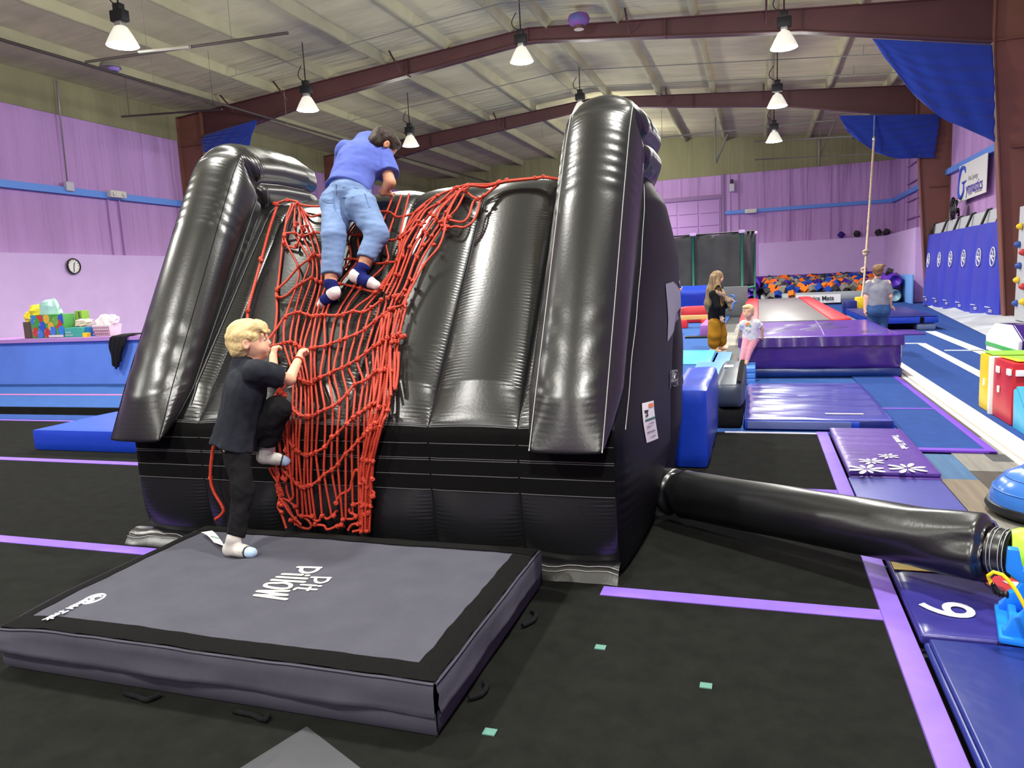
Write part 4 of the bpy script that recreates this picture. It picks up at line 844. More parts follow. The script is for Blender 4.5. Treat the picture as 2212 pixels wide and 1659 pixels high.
# side frame: a plate with feet and an upward hook
HOOK = [(.93, .345), (.915, .42), (.88, .42), (.877, .33), (.92, .295)]
def plate(y0, y1, hook): return prism('side_frame', [(.875, .055), (1.45, .055), (1.45, .11), (1.36, .13), (1.36, .38), (1.28, .46), (1.02, .46), (.995, .44), (.985, .36)]+hook+[(.965, .29), (.955, .21), (.93, .165), (.905, .15), (.885, .105), (.875, .095)], 1, y0, y1, BLB, t, .010, 2)
plate(3.08, 3.125, HOOK); plate(3.325, 3.37, [])
box('foot', (.862, 3.06, .05), (1.02, 3.39, .078), BLB, t, .012); box('foot_rib', (.90, 3.13, .078), (.93, 3.3, .12), BLB, t, .01); box('foot_rib', (.95, 3.13, .078), (.98, 3.3, .10), BLB, t, .01)
lathe('fan_housing', [(.0, -.12), (.16, -.12), (.175, -.09), (.175, .09), (.16, .12), (0, .12)], BLB, t, 30, (1.19, 3.225, .25), axis=1)
for k, r_ in enumerate((.04, .065, .09, .115, .14)): lathe('intake_grille', [(r_, -.157), (r_+.012, -.165), (r_+.018, -.157)], BLK, t, 30, (1.19, 3.235, .24), axis=1)
lathe('intake_plate', [(0, -.158), (.155, -.158), (.155, -.15)], BLK, t, 30, (1.19, 3.235, .24), axis=1)
for z0 in (.075, .09): pass
P = [YP(2176, 1284, 3.06), YP(2156, 1279, 3.06), YP(2143, 1263, 3.06)]; tube('strain_relief', P, .011, BLK, t, k=8, step=.01)
for i in range(7):
    p = np.array(P[0])*(1-i/6)+np.array(P[2])*(i/6)+np.array([-.012*math.sin(math.pi*i/6), 0, -.012*math.sin(math.pi*i/6)]); lathe('relief_ring', [(.010, -.004), (.0155, 0), (.010, .004)], BLK, t, 10, p, axis=0)
tube('power_cord', [YP(2143, 1263, 3.06), YP(2137, 1246, 3.05), YP(2150, 1237, 3.04), YP(2170, 1242, 3.03), YP(2190, 1262, 3.02), YP(2208, 1286, 3.01), YP(2230, 1330, 3.0), YP(2250, 1400, 2.98), G(2290, 1440, .06)], .0075, YCORD, t, k=8, step=.015)
# ================================================================== BLOCKS BEHIND THE INFLATABLE
tag(soft('foam_block', (-.64, 5.70, 0), (-.365, 7.15, .62), RBLUE, None, .03, (8, 20, 12), .012, .006, 3, 4.), 'upright royal blue foam block squeezed behind the inflatable', 'foam block')
t = thing('foam_block', 'charcoal foam block with a black edge band lying on a black block', 'foam block', (-.26, 8.2, .18)); soft('block_body', (-.40, 7.28, .185), (-.14, 9.2, .44), DGREYB, t, .06, (8, 14, 8), .02, .006, 5, 4.)
P = np.array([[(-.20+dx, y, .452+.012*math.sin(math.pi*(y-7.28)/1.92)) for dx in (0, .05)] for y in np.linspace(7.32, 9.1, 20)]); grid('edge_band', P, VELCRO, t, flip=True); box('white_tag', (-.36, 8.3, .463), (-.26, 8.5, .467), WHITE, t, .001)
tag(soft('foam_block', (-.44, 7.27, 0), (-.15, 9.3, .18), BLKCLOTH, None, .03, (8, 12, 6), .01), 'low black foam block under the charcoal one', 'foam block')
t = thing('crash_mat', 'thin blue crash mat with a glossy wrinkled violet top behind the black floor', 'mat', (.5, 8.4, 0))
soft('mat_body', (-.13, 7.2, 0), (1.16, 9.55, .10), RBLUE, t, .02, (14, 20, 5), .004, .002, 7)
VTOP = mat('violet_gloss_vinyl', '5055b0', .2, .6, .08, (3, 3, 3), coat=.7); wrinkle_top('mat_top', -.12, 1.15, 7.21, 9.54, .112, VTOP, t, .007, 2.6, 3.4, 8, .02, .012)
box('front_panel', (-.10, 7.185, .015), (.80, 7.2, .085), mat('slate_blue_vinyl', '5a6696', .45, .4), t, .004); box('front_panel', (.87, 7.185, .0), (1.14, 7.2, .098), NAVYB, t, .004)
box('lettering_bar', (.60, 7.42, .119), (.93, 7.46, .121), WHITEP, t, 0)
# big purple landing mat
t = thing('landing_mat', 'big thick purple landing mat with blue foot band in the middle distance', 'mat', (.8, 12.3, 0))
soft('mat_body', (-.25, 10.8, .11), (1.80, 13.9, .55), PURV, t, .04, (40, 40, 14), .02, .016, 11, 2.6)
soft('blue_band', (-.25, 10.78, .0), (1.81, 13.92, .13), mat('band_blue', '112f74', .35, .5, bump=.3, bs=(4, 4, 4), bdist=.02), t, .03, (20, 20, 5), .01, .008, 12, 4.)
wrinkle_top('top_cover', -.26, 1.81, 10.78, 13.92, .568, mat('purple_gloss_vinyl', '5a2aae', .2, .6, .05, (2, 2, 2), coat=.6), t, .003, 1.2, 3.2, 13, .04, .02)
n = 70; x = np.linspace(-.27, 1.82, n); w = .012*np.sin(x*17)+.01*snoise(np.stack([x*4, 0*x, 0*x], -1), 1.5, 4)
P = np.stack([np.stack([x, np.full(n, 10.775)-[0, .006, .012][i]-[0, .4, 1][i]*np.abs(w), np.full(n, z)], -1) for i, z in enumerate((.56, .50, .43))]); grid('front_flap', P, PURV, t, flip=True)
tube('top_seam', [(.85, 10.80, .575), (.9, 12, .578), (.95, 13.9, .575)], .006, mat('pale_violet_thread', 'a48ade', .7), t, k=5)
# light blue step blocks at its corner (the toddler's feet are on them)
for k, (z0, z1, lb) in enumerate(((0, .075, 'lowest of three light blue slabs at the corner of the purple mat'), (.077, .15, 'middle one of three light blue slabs at the corner of the purple mat'), (.152, .225, 'topmost of three light blue slabs, under the toddler'))):
    tag(box('foam_slab', (-.40-.0*k, 10.15, z0), (-.035, 10.74, z1), LBLUE, None, .018, 3), lb, 'foam slab', 'light blue slabs in a stack')
tag(box('floor_mat', (-.95, 11.0, 0), (-.45, 14.0, .035), LBLUE, None, .01), 'flat light blue mat on the blue carpet before the woman', 'mat')
t = thing('wedge_mat', 'turquoise wedge mat lying on the blue carpet', 'mat', (-1.3, 12.9, 0)); prism('wedge_body', [(12.45, 0), (13.9, 0), (13.9, .09), (12.5, .05)], 0, -2.2, -.74, TURQ, t, .012); box('wedge_fold', (-.735, 12.45, 0), (-.68, 13.9, .035), mat('teal_vinyl', '3f9fc4', .4), t, .01)
# ================================================================== BEHIND: tumble track, foam pit, net cage
t = thing('tumble_track', 'long tumble track with a grey bed between red side pads', 'trampoline', (.8, 22, 0))
box('track_bed', (.0, 16.2, .40), (1.38, 28.6, .43), mat('grey_bed', '6f6b6d', .4, .5, .1, (2, 2, 2)), t, .005)
for s in range(2):
    x0_, x1_ = ((-.38, 0), (1.38, 1.76))[s]; soft('side_pad', (x0_, 16.0, .38), (x1_, 28.8, .47), REDV, t, .03, (6, 30, 5), .01); box('side_rail', (x0_+.1, 16.1, .0), (x0_+.2, 28.7, .38), mat('rail_grey', '50525a', .5), t, .01)
for y in (17, 20, 23, 26, 28.5):
    for x in (-.3, 1.66): box('track_leg', (x-.04, y-.04, 0), (x+.04, y+.04, .38), MATS['rail_grey'], t, .005)
# the pit: inflatable front barrel, bolsters, cubes
t = thing('air_barrel', 'long pale grey air barrel with printed lettering along the front of the foam pit', 'air barrel', (2.4, 32, 0))
tube('barrel_skin', [(.1, 32.0, .25), (.2, 32.0, .25), (4.6, 32.0, .25), (4.7, 32, .25)], [.2, .25, .25, .2], GREYV, t, k=24)
box('label_panel', YP(1705, 639, 31.74), YP(1816, 653, 31.745)+np.array([0, .01, 0]), WHITE, t, 0)
text('lettering', 'Athletics Mats', .23, YP(1762, 645, 31.72), (1, 0, 0), (0, 0, 1), mat('dark_print', '2c3a3c', .7), t, bold=.006, lift=.01, sx=1.0)
tube('collar', [(4.2, 32.0, .25), (4.26, 32, .25)], .255, mat('pale_teal', '9fc4cf', .5), t, k=24)
def bolst(name, label, pts, r, M=None):
    M = M or mat('pit_purple', '5b2bb0', .4, .45, .05, (2, 2, 2)); return tag(tube(name, pts, r, M, k=20), label, 'bolster')
bolst('pit_bolster', 'purple bolster on the left side of the foam pit', [(-.22, 31.7, .86), (-.22, 31.75, .86), (-.22, 32.2, .86), (-.22, 37.8, .86)], [.2, .27, .3, .3]); bolst('pit_bolster', 'purple bolster under the one on the left side of the foam pit', [(-.22, 31.7, .28), (-.22, 31.75, .28), (-.22, 32.2, .28), (-.22, 37.8, .28)], [.2, .25, .27, .27])
bolst('pit_bolster', 'purple bolster on the right side of the foam pit', [(4.96, 31.5, .83), (4.96, 31.6, .83), (4.96, 32, .83), (4.96, 37.8, .83)], [.2, .27, .3, .3]); bolst('pit_bolster', 'teal grey bolster under the one on the right side of the foam pit', [(4.96, 31.5, .25), (4.96, 31.6, .25), (4.96, 37.8, .25)], [.2, .25, .26], mat('teal_grey', '7fa6b4', .45))
bolst('pit_bolster', 'purple bolster along the back of the foam pit', [(-.5, 38.2, .9), (5.25, 38.2, .9)], .28)
bolst('pit_bolster', 'dark bolster under the one along the back of the foam pit', [(-.5, 38.2, .3), (5.25, 38.2, .3)], .3, BLKCLOTH)
tag(box('foam_filling', (.12, 32.3, -.02), (4.6, 37.85, .45), BLKCLOTH, None, .01), 'dark foam filling under the loose cubes in the pit', 'foam')
CM = [(mat('cube_'+n, c, .9, .15, .08, (9, 9, 9)), l) for n, c, l in (('orange', 'ef6f22', 'orange'), ('grey', '7c776f', 'grey'), ('blue', '1f3f96', 'blue'), ('purple', '3c2386', 'purple'), ('charcoal', '3c3b3f', 'charcoal'))]
CME = []
for M_, l in CM:
    V, F = boxvf((-.11, -.11, -.11), (.11, .11, .11)); bm = bmesh.new(); vs = [bm.verts.new(p) for p in V]; [bm.faces.new([vs[i] for i in q]) for q in F]; bmesh.ops.bevel(bm, geom=list(bm.edges), offset=.008, segments=1, affect='EDGES'); bmesh.ops.recalc_face_normals(bm, faces=bm.faces)
    me = bpy.data.meshes.new('foam_cube'); bm.to_mesh(me); bm.free(); me.materials.append(M_); CME.append(me)
def cube(x, y, z, k, label=None, group='foam cubes in the pit', s=1.):
    o = bpy.data.objects.new('foam_cube', CME[k]); COL.objects.link(o); o.location = (x, y, z); o.rotation_euler = tuple((RNG.rand(3)-.5)*2.6); o.scale = (s, s, s)
    return tag(o, label or CM[k][1]+' foam cube among the loose cubes in the foam pit', 'foam cube', group)
for iy in range(14):
    for ix in range(15):
        x, y = .32+ix*.295+.14*(RNG.rand()-.5)+.15*(iy % 2), 32.45+iy*.39+.05*RNG.rand(); k = RNG.choice(5, p=[.26, .2, .2, .14, .2])
        z = .56+.05*iy-.0016*iy*iy+.10*((ix*5+iy*3) % 4)/3; lb = CM[k][1]+' foam cube in the '+('front' if iy < 5 else 'middle' if iy < 10 else 'back')+' of the pit, '+('left third' if ix < 5 else 'centre' if ix < 10 else 'right third')
        cube(x, y, z, k, lb, 'foam cubes in the pit', 1.12)
for px, py, Y, k, lb in ((1680, 635, 31.7, 2, 'blue foam cube resting on the front edge of the pit'), (1710, 635, 31.7, 0, 'orange foam cube resting on the front edge of the pit'), (1665, 640, 31.6, 1, 'grey foam cube resting at the left end of the pit front'), (1612, 600, 32.0, 1, 'grey foam cube lying on top of the left pit bolster'), (1657, 630, 31.8, 4, 'charcoal foam cube at the left end of the pit front'), (1921, 588, 32.0, 4, 'charcoal foam cube on top of the right pit bolster'), (1935, 598, 33, 4, 'dark foam cube at the right edge of the pit'),
                         (1817, 514, YF-.26, 3, 'purple foam cube on the lilac wall ledge'), (1851, 513, YF-.26, 4, 'charcoal foam cube on the lilac wall ledge, nearest the climbing rope'), (1897, 511, YF-.26, 4, 'charcoal foam cube on the lilac wall ledge, second from the corner'), (1915, 510, YF-.26, 4, 'charcoal foam cube on the lilac wall ledge, nearest the corner')):
    p = YP(px, py, Y); cube(p[0], p[1], p[2] if 'ledge' not in lb else 2.78+.17, k, lb, 'foam cubes left on edges and ledges')
# net cage
NETM = mat('black_mesh', '3b3c3e', .8, .3, .12, (3, 3, 3), bump=.3, bs=(3, 3, 3), bdist=.05); GPOLE = mat('green_pole', '2f6f5c', .4, .4)
t = thing('net_enclosure', 'black net enclosure on green poles in front of the roller door', 'trampoline', (-1.7, 31.5, 0))
def netp(a, b, z0, z1, sag):
    n, m = 24, 14; P = np.zeros((n, m, 3)); a, b = np.array(a), np.array(b)
    for i in range(n):
        for j in range(m):
            u, v = i/(n-1), j/(m-1); q = a+(b-a)*u; nrm = np.array([-(b-a)[1], (b-a)[0]]); nrm = nrm/np.linalg.norm(nrm); w = .06*math.sin(7*u+3*v)*math.sin(math.pi*v)+.04*math.sin(17*u)*v
            P[i, j] = (q[0]+nrm[0]*w, q[1]+nrm[1]*w, z0+(z1-z0)*v-sag*math.sin(math.pi*u)*v)
    o = grid('net_panel', P, NETM, t); s = o.modifiers.new('s', 'SOLIDIFY'); s.thickness = .012
netp((-4.3, 28.2), (-2.26, 28.2), .84, 2.86, .05); netp((-2.26, 28.2), (-.55, 28.2), .84, 2.88, .06); netp((-.55, 28.2), (-.13, 29.8), .86, 2.95, .03)
netp((-4.1, 31.2), (-.3, 31.2), .84, 2.95, .1)
for x, y in ((-4.3, 28.15), (-2.26, 28.15), (-.55, 28.15), (-.13, 29.8)):
    tube('pole', [(x, y, 0), (x, y, 2.86)], .05, GPOLE, t, k=10); box('pole_cap', (x-.11, y-.06, 2.83), (x+.11, y+.06, 2.94), mat('lilac_plastic', 'b79ad0', .5), t, .02)
tube('bed_ring', [(-4.3, 28.1, .84), (-.55, 28.1, .84), (-.13, 29.8, .86)], .055, GPOLE, t, k=8); tube('top_rail', [(-4.3, 28.2, 2.86), (-.55, 28.2, 2.88), (-.13, 29.8, 2.95)], .03, BLK, t, k=6)
box('bed', (-4.2, 28.2, .76), (-.4, 31.1, .80), BLK, t, .01)
# apparatus in front of it
t = thing('foam_bar', 'orange padded bar on posts behind the blue wavy cushion', 'bar', (-2.4, 26, 0)); tube('bar_pad', [(-3.2, 26, .95), (-1.55, 26, .94)], .06, ORGV, t, k=10)
for x in (-3.1, -1.65): tube('bar_post', [(x, 26, 0), (x, 26, .93)], .03, BLK, t, k=8)
n = 40; P = np.zeros((n, 20, 3))
for i, z in enumerate(np.linspace(.32, .88, n)): P[i] = np.stack([np.linspace(-2.4, -1.4, 20), np.full(20, 25.)-.03*math.sin(i/n*2*math.pi*8), np.full(20, z)-.02*np.sin(np.linspace(0, math.pi, 20))], -1)
o = grid('hanging_cloth', P, RBLUE); s = o.modifiers.new('s', 'SOLIDIFY'); s.thickness = .3; tag(o, 'blue gathered cushion hanging behind the red block', 'cushion')
tag(box('cushion_strap', (-2.1, 24.85, .84), (-1.85, 25.3, .9), MATS['lilac_plastic'], None, .02), 'lilac strap over the blue gathered cushion', 'strap')
tag(soft('foam_block', (-2.3, 23, .0), (-1.4, 23.8, .47), REDV, None, .05, (8, 8, 6)), 'red foam block behind the wooden balance beam', 'foam block')
t = thing('balance_beam', 'low wooden balance beam on red legs behind the woman in mustard trousers', 'balance beam', (-2, 21, 0)); box('beam_body', (-4.2, 20.95, .22), (-1.2, 21.08, .34), mat('beam_wood', 'caa767', .6, .3, .15, (2, 20, 20)), t, .01)
for x in (-1.4, -1.95, -3.9): box('leg', (x-.09, 20.8, 0), (x+.09, 21.2, .22), REDV, t, .02)
tag(box('foam_beam', (-1.3, 17.8, .0), (-1.08, 20.5, .28), mat('mauve_vinyl', '9a5fb4', .45), None, .03), 'mauve floor beam beside the woman in mustard trousers', 'foam beam')
tag(box('sliding_board', (-1.62, 17.5, 0), (-1.1, 17.75, .04), BLK, None, .01), 'flat black pad before the mauve beam', 'pad')
tag(box('panel_mat', (-1.12, 26.1, 0), (-.33, 26.3, .98), mat('panel_grey', '606266', .6, .3, .08), None, .02), 'upright dark grey panel mat beside the tumble track', 'mat')
tag(box('foam_block', (-1.95, 18.7, 0), (-1.82, 18.95, .14), REDV, None, .02), 'tiny red foam block on the blue carpet', 'foam block')
P = [YP(x, y, 25.3) for x, y in ((1578, 637), (1586, 640), (1580, 648), (1570, 652))]; t = thing('blue_holder', 'thin light blue plastic rack before the dark grey panel', 'rack', YP(1580, 665, 25.3)); tube('rack_arm', P, .03, LBLUE, t, k=6, step=.05); tube('rack_arm', [YP(x, y, 25.3) for x, y in ((1574, 668), (1582, 668), (1584, 655), (1592, 651))], .03, LBLUE, t, k=6, step=.05)
# right: blue skill mat on its block
t = thing('landing_mat', 'thick blue landing mat raised on a grey block beyond the woman in grey', 'mat', (3, 19.5, .15)); soft('mat_body', (2.3, 18.3, .155), (3.76, 22.4, .30), RBLUE, t, .02, (10, 12, 5), .003); box('mat_lid', (2.3, 18.32, .302), (3.74, 22.38, .312), NAVYB, t, .004); box('velcro_tab', (3.39, 18.285, .165), (3.47, 18.3, .29), VELCRO, t, .002)
tag(soft('foam_block', (3.34, 18.35, 0), (3.72, 19.4, .15), mat('slate_block', '6d7fa6', .5), None, .03, (6, 8, 5), .01), 'slate blue block under the front corner of the raised blue mat', 'foam block')
tag(box('foam_block', (2.3, 20, 0), (2.7, 22, .154), GREYV, None, .02), 'grey block under the back of the raised blue mat', 'foam block')
tag(box('folding_mat', (2.7, 17.1, 0), (3.28, 18.25, .03), PURM, None, .01), 'small purple mat on the blue floor before the raised blue mat', 'mat')
tag(box('foam_block', (2.5, 24.6, 0), (2.85, 25.4, .42), NAVYB, None, .03), 'navy foam cube at the far end beside the woman in grey', 'foam block'); tag(box('foam_block', (2.9, 25.2, 0), (3.2, 25.7, .5), YELV, None, .03), 'yellow foam cube beyond the woman in grey', 'foam block')
tag(box('leaning_board', (5.32, 30.3, -.02), (5.38, 32.6, 1.05), mat('pale_blue_board', '6fa3e4', .6), None, .01), 'light blue board standing beside the far brown column', 'board')
# ================================================================== RIGHT WALL
t = thing('climbing_rope', 'thick pale climbing rope with knots hanging from the second steel frame', 'rope', (4, 28, .3))
RC = mat('pale_rope', 'c9b39a', .9, .2, .2, (30, 30, 30)); tp = YP(1888, 300, 27.9); lo = YP(1867, 600, 27.1)
V, F = tubevf(smoothline([tp, YP(1878, 450, 27.7), lo, YP(1862, 640, 26.9), YP(1855, 668, 26.5)], .08), .034, 9, lobes=3, pitch=.14); mesh('rope_line', V, F, RC, t)
for px, py in ((1870, 545), (1866, 583)):
    p = YP(px, py, 27.3); tube('rope_knot', [p+np.array(k)*1.1 for k in ((-.07, 0, .02), (0, -.05, .06), (.07, 0, .02), (.05, .04, -.04), (-.03, -.03, -.07), (-.06, .02, 0))], .04, RC, t, k=8, step=.03)
tube('hanging_strap', [YP(1889, 250, 28.3), tp], .035, mat('blue_strap', '5674b8', .7), t, k=6); lathe('rope_hook', [(.02, -.1), (.05, -.05), (.05, .05), (.02, .1)], mat('aluminium', 'b9bab6', .3, metal=.8), t, 10, tp)
BAN = mat('banner_white', 'e4e4de', .6, .3)
def yz(Y, z, X): return (X, Y, z)
t = thing('banner', 'white vinyl banner with large blue and purple lettering high on the right wall', 'banner', (5.86, 24.9, 3.3)); V = [(x, y, z) for x in (5.86, 5.875) for y, z in ((26.42, 3.25), (26.42, 4.32), (23.46, 4.32), (23.50, 3.28))]
mesh('banner_sheet', V, [[0, 1, 2, 3], [7, 6, 5, 4], [0, 4, 5, 1], [1, 5, 6, 2], [2, 6, 7, 3], [3, 7, 4, 0]], BAN, t, smooth=False)
PBL = mat('print_blue', '3457c8', .6); PPU = mat('print_purple', '4a2fa6', .6)
bz = lambda x, v: (5.853, 26.42-(x-150)/750*2.96, 3.25+v*1.07)
P = smoothline([bz(*q) for q in ((345, .745), (335, .854), (290, .912), (235, .90), (200, .76), (170, .58), (158, .39), (170, .21), (215, .111), (270, .138), (310, .258), (308, .41), (300, .476))], .03); tube('letter_stroke', P, np.interp(np.linspace(0, 1, len(P)), [0, .08, .2, .45, .7, .85, 1], [.015, .05, .06, .03, .06, .04, .025]), PBL, t, k=6)
tube('letter_stroke', [bz(245, .515), bz(300, .49), bz(375, .525)], [.012, .05, .012], PBL, t, k=6)
text('lettering', 'ymnastics', .47, (5.858, 24.68, 3.56), (0, -1, 0), (0, 0, 1), PPU, t, bold=.006, lift=.004, sx=.95); text('lettering', 'Hot Springs', .21, (5.858, 24.83, 3.84), (0, -1, 0), (0, 0, 1), mat('print_grey', '9a9a9a', .7), t, lift=.004, sx=1.0)
for y0, y1 in ((25.25, 24.9), (24.6, 23.9)): box('small_print', (5.852, y1, 3.36), (5.858, y0, 3.42), MATS['print_grey'], t, 0)
# wall fan
p = XP(2063, 455, 5.7); t = thing('wall_fan', 'round dark cage fan standing on the board below the banner', 'fan', p)
for r_ in (.12, .22, .32, .40): lathe('cage_ring', [(r_, -.11+.12*r_), (r_+.012, -.12+.12*r_), (r_+.02, -.11+.12*r_)], mat('fan_grey', '55525a', .4, metal=.4), t, 28, p, axis=0)
for k in range(10):
    a = k*math.pi/5; tube('cage_wire', [p+[-.12, 0, 0], p+[-.07, math.cos(a)*.40, math.sin(a)*.40], p+[.08, math.cos(a)*.36, math.sin(a)*.36]], .007, MATS['fan_grey'], t, k=4)
for k in range(4):
    a = k*math.pi/2+.4; q = lambda r_, d, x: p+np.array([x, math.cos(a+d)*r_, math.sin(a+d)*r_]); mesh('fan_blade', [q(.06, -.2, -.02), q(.34, -.28, -.05), q(.35, .28, .03), q(.06, .3, .02), q(.06, -.2, -.01), q(.34, -.28, -.04), q(.35, .28, .04), q(.06, .3, .03)], [[0, 1, 2, 3], [7, 6, 5, 4], [0, 4, 5, 1], [1, 5, 6, 2], [2, 6, 7, 3], [3, 7, 4, 0]], MATS['fan_grey'], t)
lathe('fan_motor', [(0, -.08), (.07, -.07), (.08, .1), (0, .12)], BLK, t, 14, p, axis=0); tube('fan_stand', [p+[.1, 0, 0], p+[.12, .02, -.42], p+[.0, .3, -.52]], .025, BLK, t, k=6); tube('fan_stand', [p+[.12, .02, -.4], p+[.0, -.3, -.52]], .025, BLK, t, k=6)
# traverse wall with hanging pads
bw = thing('traverse_wall_board', 'pale grey board behind the row of blue wall pads', 'climbing board', (5.7, 25, 0)); box('board', (5.62, 20.4, .0), (5.72, 29.9, 2.72), mat('pale_board', 'b4b7bb', .6), bw, .01)
yt = [28.56, 26.9, 25.4, 23.95, 22.5, 21.1, 20.45]; yt = [XP(x, y, 5.5)[1] for x, y in ((2007, 508), (2033, 502), (2058, 497), (2085, 492), (2117, 486), (2150, 480))]; yt.append(20.2)
yb = [XP(x, y, 5.42)[1] for x, y in ((1995, 660), (2015, 664), (2037, 669), (2062, 674), (2094, 680), (2131, 687))]; yb.append(20.2)
PADB = mat('pad_blue', '3840b2', .45, .4, .06, (1.5, 1.5, 1.5), bump=.3, bs=(1.5, 1.5, .8), bdist=.06)
names = ['farthest', 'second farthest', 'third farthest', 'third nearest', 'second nearest', 'nearest']
for k in range(6):
    t = thing('wall_pad', 'blue wall pad with white emblem, %s of six in the row' % names[k], 'wall pad', (5.3, yb[k], .1), 'blue pads hung on the right wall')
    n, m = 24, 10; P = np.zeros((n, m, 3))
    for i in range(n):
        for j in range(m):
            u, v = i/(n-1), j/(m-1); y = (yt[k]+(yt[k+1]+.05-yt[k])*v)*u+(yb[k]+(yb[k+1]+.05-yb[k])*v)*(1-u); P[i, j] = (5.42+.08*u-.07*(4*v*(1-v))**.4-.03*math.sin(math.pi*u), y, .045+2.33*u)
    grid('pad_face', P, PADB, t); Q = P.copy(); Q[..., 0] += .09
    for e in (0, -1): grid('pad_edge', np.stack([P[:, e], Q[:, e]], 1), PADB, t)
    grid('pad_end', np.stack([P[-1], Q[-1]], 0), PADB, t); grid('pad_end', np.stack([P[0], Q[0]], 0), PADB, t)
    u_ = .64; fr = lambda dy, dz: (5.42+.08*(u_+dz/2.33)-.12, (yt[k]+yt[k+1])/2*(u_)+(yb[k]+yb[k+1])/2*(1-u_)+dy, .045+2.33*u_+dz)
    tube('emblem_ring', [fr(.19*math.cos(a), .22*math.sin(a)) for a in np.linspace(0, 2*math.pi, 22)], .016, WHITEP, t, k=5)
    for nm, pts in (('emblem_figure', [(.07, .15), (-.02, .08), (.04, -.02), (-.08, -.12)]), ('emblem_figure', [(-.10, .12), (0, .02), (.11, -.03)]), ('emblem_bar', [(.17, .02), (-.17, .0)])): tube(nm, [fr(a, b) for a, b in pts], .022, WHITEP, t, k=5)
    u_ = .075; fr = lambda dy, dz: (5.42+.08*u_-.105, (yt[k]+yt[k+1])/2*u_+(yb[k]+yb[k+1])/2*(1-u_)+dy, .045+2.33*u_+dz)
    for a, b, dz in ((.35, -.1, .1), (.0, -.25, .04), (.0, -.25, .0)): tube('small_print', [fr(a, dz), fr(b, dz)], .012, WHITEP, t, k=4)
    tube('hanging_strap', [(5.5, yt[k]-.1, 2.36), (5.58, yt[k]-.35, 2.74), (5.66, yt[k]-.4, 2.75)], .035, BLK, t, k=5)
# crumpled pale sheet on the floor under the pads
n, m = 50, 16; P = np.zeros((n, m, 3))
for i, y in enumerate(np.linspace(13.8, 29.5, n)):
    xa = 4.22+(y-16.5)*(.88/8.7); xs_ = np.linspace(xa, 5.6, m); v = np.linspace(0, 1, m)
    P[i] = np.stack([xs_, np.full(m, y), .012+.16*v**1.2*(1+.35*math.sin(y*1.9)+.2*np.sin(v*7+y*3))], -1)
SHEET = mat('pale_sheet', 'c9cdd3', .6, .3, .12, (.9, 1.4, 1), col2='9a9ea6'); o = grid('floor_sheet', P, SHEET, flip=False); tag(o, 'pale grey crumpled sheet along the foot of the right wall under the pads', 'sheet')
# near climbing panel with holds
t = thing('climbing_board', 'pale grey climbing panel with coloured holds at the right edge of the photo', 'climbing board', (5.5, 17, .1)); V = [(x, y, z) for x, z in ((5.40, .12), (5.42, 2.58), (5.52, 2.58), (5.50, .12)) for y in (19.1, 13.5)]
bev_mesh('panel_board', V, [[0, 1, 3, 2], [2, 3, 5, 4], [4, 5, 7, 6], [6, 7, 1, 0], [0, 2, 4, 6], [1, 7, 5, 3]], MATS['pale_board'], t, .01)
HM = {'y': mat('hold_yellow', 'e2bd2c', .6), 'r': mat('hold_red', 'b8322f', .6), 'b': mat('hold_blue', '2b4f9e', .6)}
for px, py, c in ((2202, 489, 'y'), (2197, 528, 'b'), (2207, 545, 'r'), (2199, 574, 'b'), (2195, 605, 'y'), (2207, 619, 'r'), (2192, 655, 'b'), (2207, 652, 'y')):
    p = XP(px, py, 5.36); k = 12; lathe('climbing_hold', [(.0, -.06), (.03, -.055), (.06, -.02), (.075, .02), (.07, .04)], HM[c], t, 12, p, axis=0)
# ================================================================== COLOURED BLOCKS ON THE RIGHT FLOOR
t = thing('octagon_tumbler', 'purple octagonal tumbling block with a white end and green stripe', 'tumbling block', (4.2, 13.2, 0))
oc = [(12.45, .0), (14.0, .0), (14.05, .25), (13.6, .47), (12.9, .49), (12.42, .29)]
prism('tumbler_end', oc, 0, 3.58, 3.64, WHITE, t, .02, 3); prism('tumbler_body', oc, 0, 3.645, 5.0, PURV, t, .03, 3); prism('green_stripe', [(12.445, .09), (14.02, .08), (14.03, .15), (12.44, .155)], 0, 3.572, 3.6, mat('stripe_green', '2f9a4a', .5), t, .003, 1)
t = thing('foam_block', 'tall yellow foam block with white edging beside the red one', 'foam block', (2.5, 8.3, 0)); soft('block_body', (2.14, 8.19, 0), (3.0, 8.58, .56), YELV, t, .02, (8, 6, 8), .006); box('white_edge', (2.12, 8.12, 0), (3.0, 8.185, .565), WHITE, t, .01); box('top_pad', (2.16, 8.2, .568), (3.0, 8.57, .575), GRNV, t, .003); box('white_tab', (2.122, 8.34, .25), (2.14, 8.37, .32), WHITE, t, .002)
t = thing('foam_block', 'red and orange foam block with striped top and white tags', 'foam block', (2.6, 7.8, 0)); soft('block_body', (2.14, 7.55, 0), (3.1, 8.115, .565), REDV, t, .02, (8, 8, 8), .006); box('orange_face', (2.24, 7.525, .0), (3.1, 7.545, .53), ORGV, t, .004)
for i, (a, b, M_) in enumerate(((2.2, 2.3, YELV), (2.31, 2.45, GRNV), (2.46, 2.6, YELV), (2.61, 2.72, REDV), (2.73, 2.95, YELV))): flat('stripe_top', [(a+.0, 7.62, .573), (b, 7.62, .573), (b-.1, 8.08, .573), (a-.1 if a > 2.3 else a-.03, 8.08, .573)], M_, t, .004)
for a, b in (((2.118, 7.86, .44), (2.13, 7.95, .50)), ((2.118, 7.56, .455), (2.14, 7.64, .51)), ((2.118, 7.85, .26), (2.13, 7.89, .32))): box('white_tab', a, b, WHITE, t, .002)
box('white_tab', (2.16, 7.515, .455), (2.24, 7.53, .51), WHITE, t, .002)
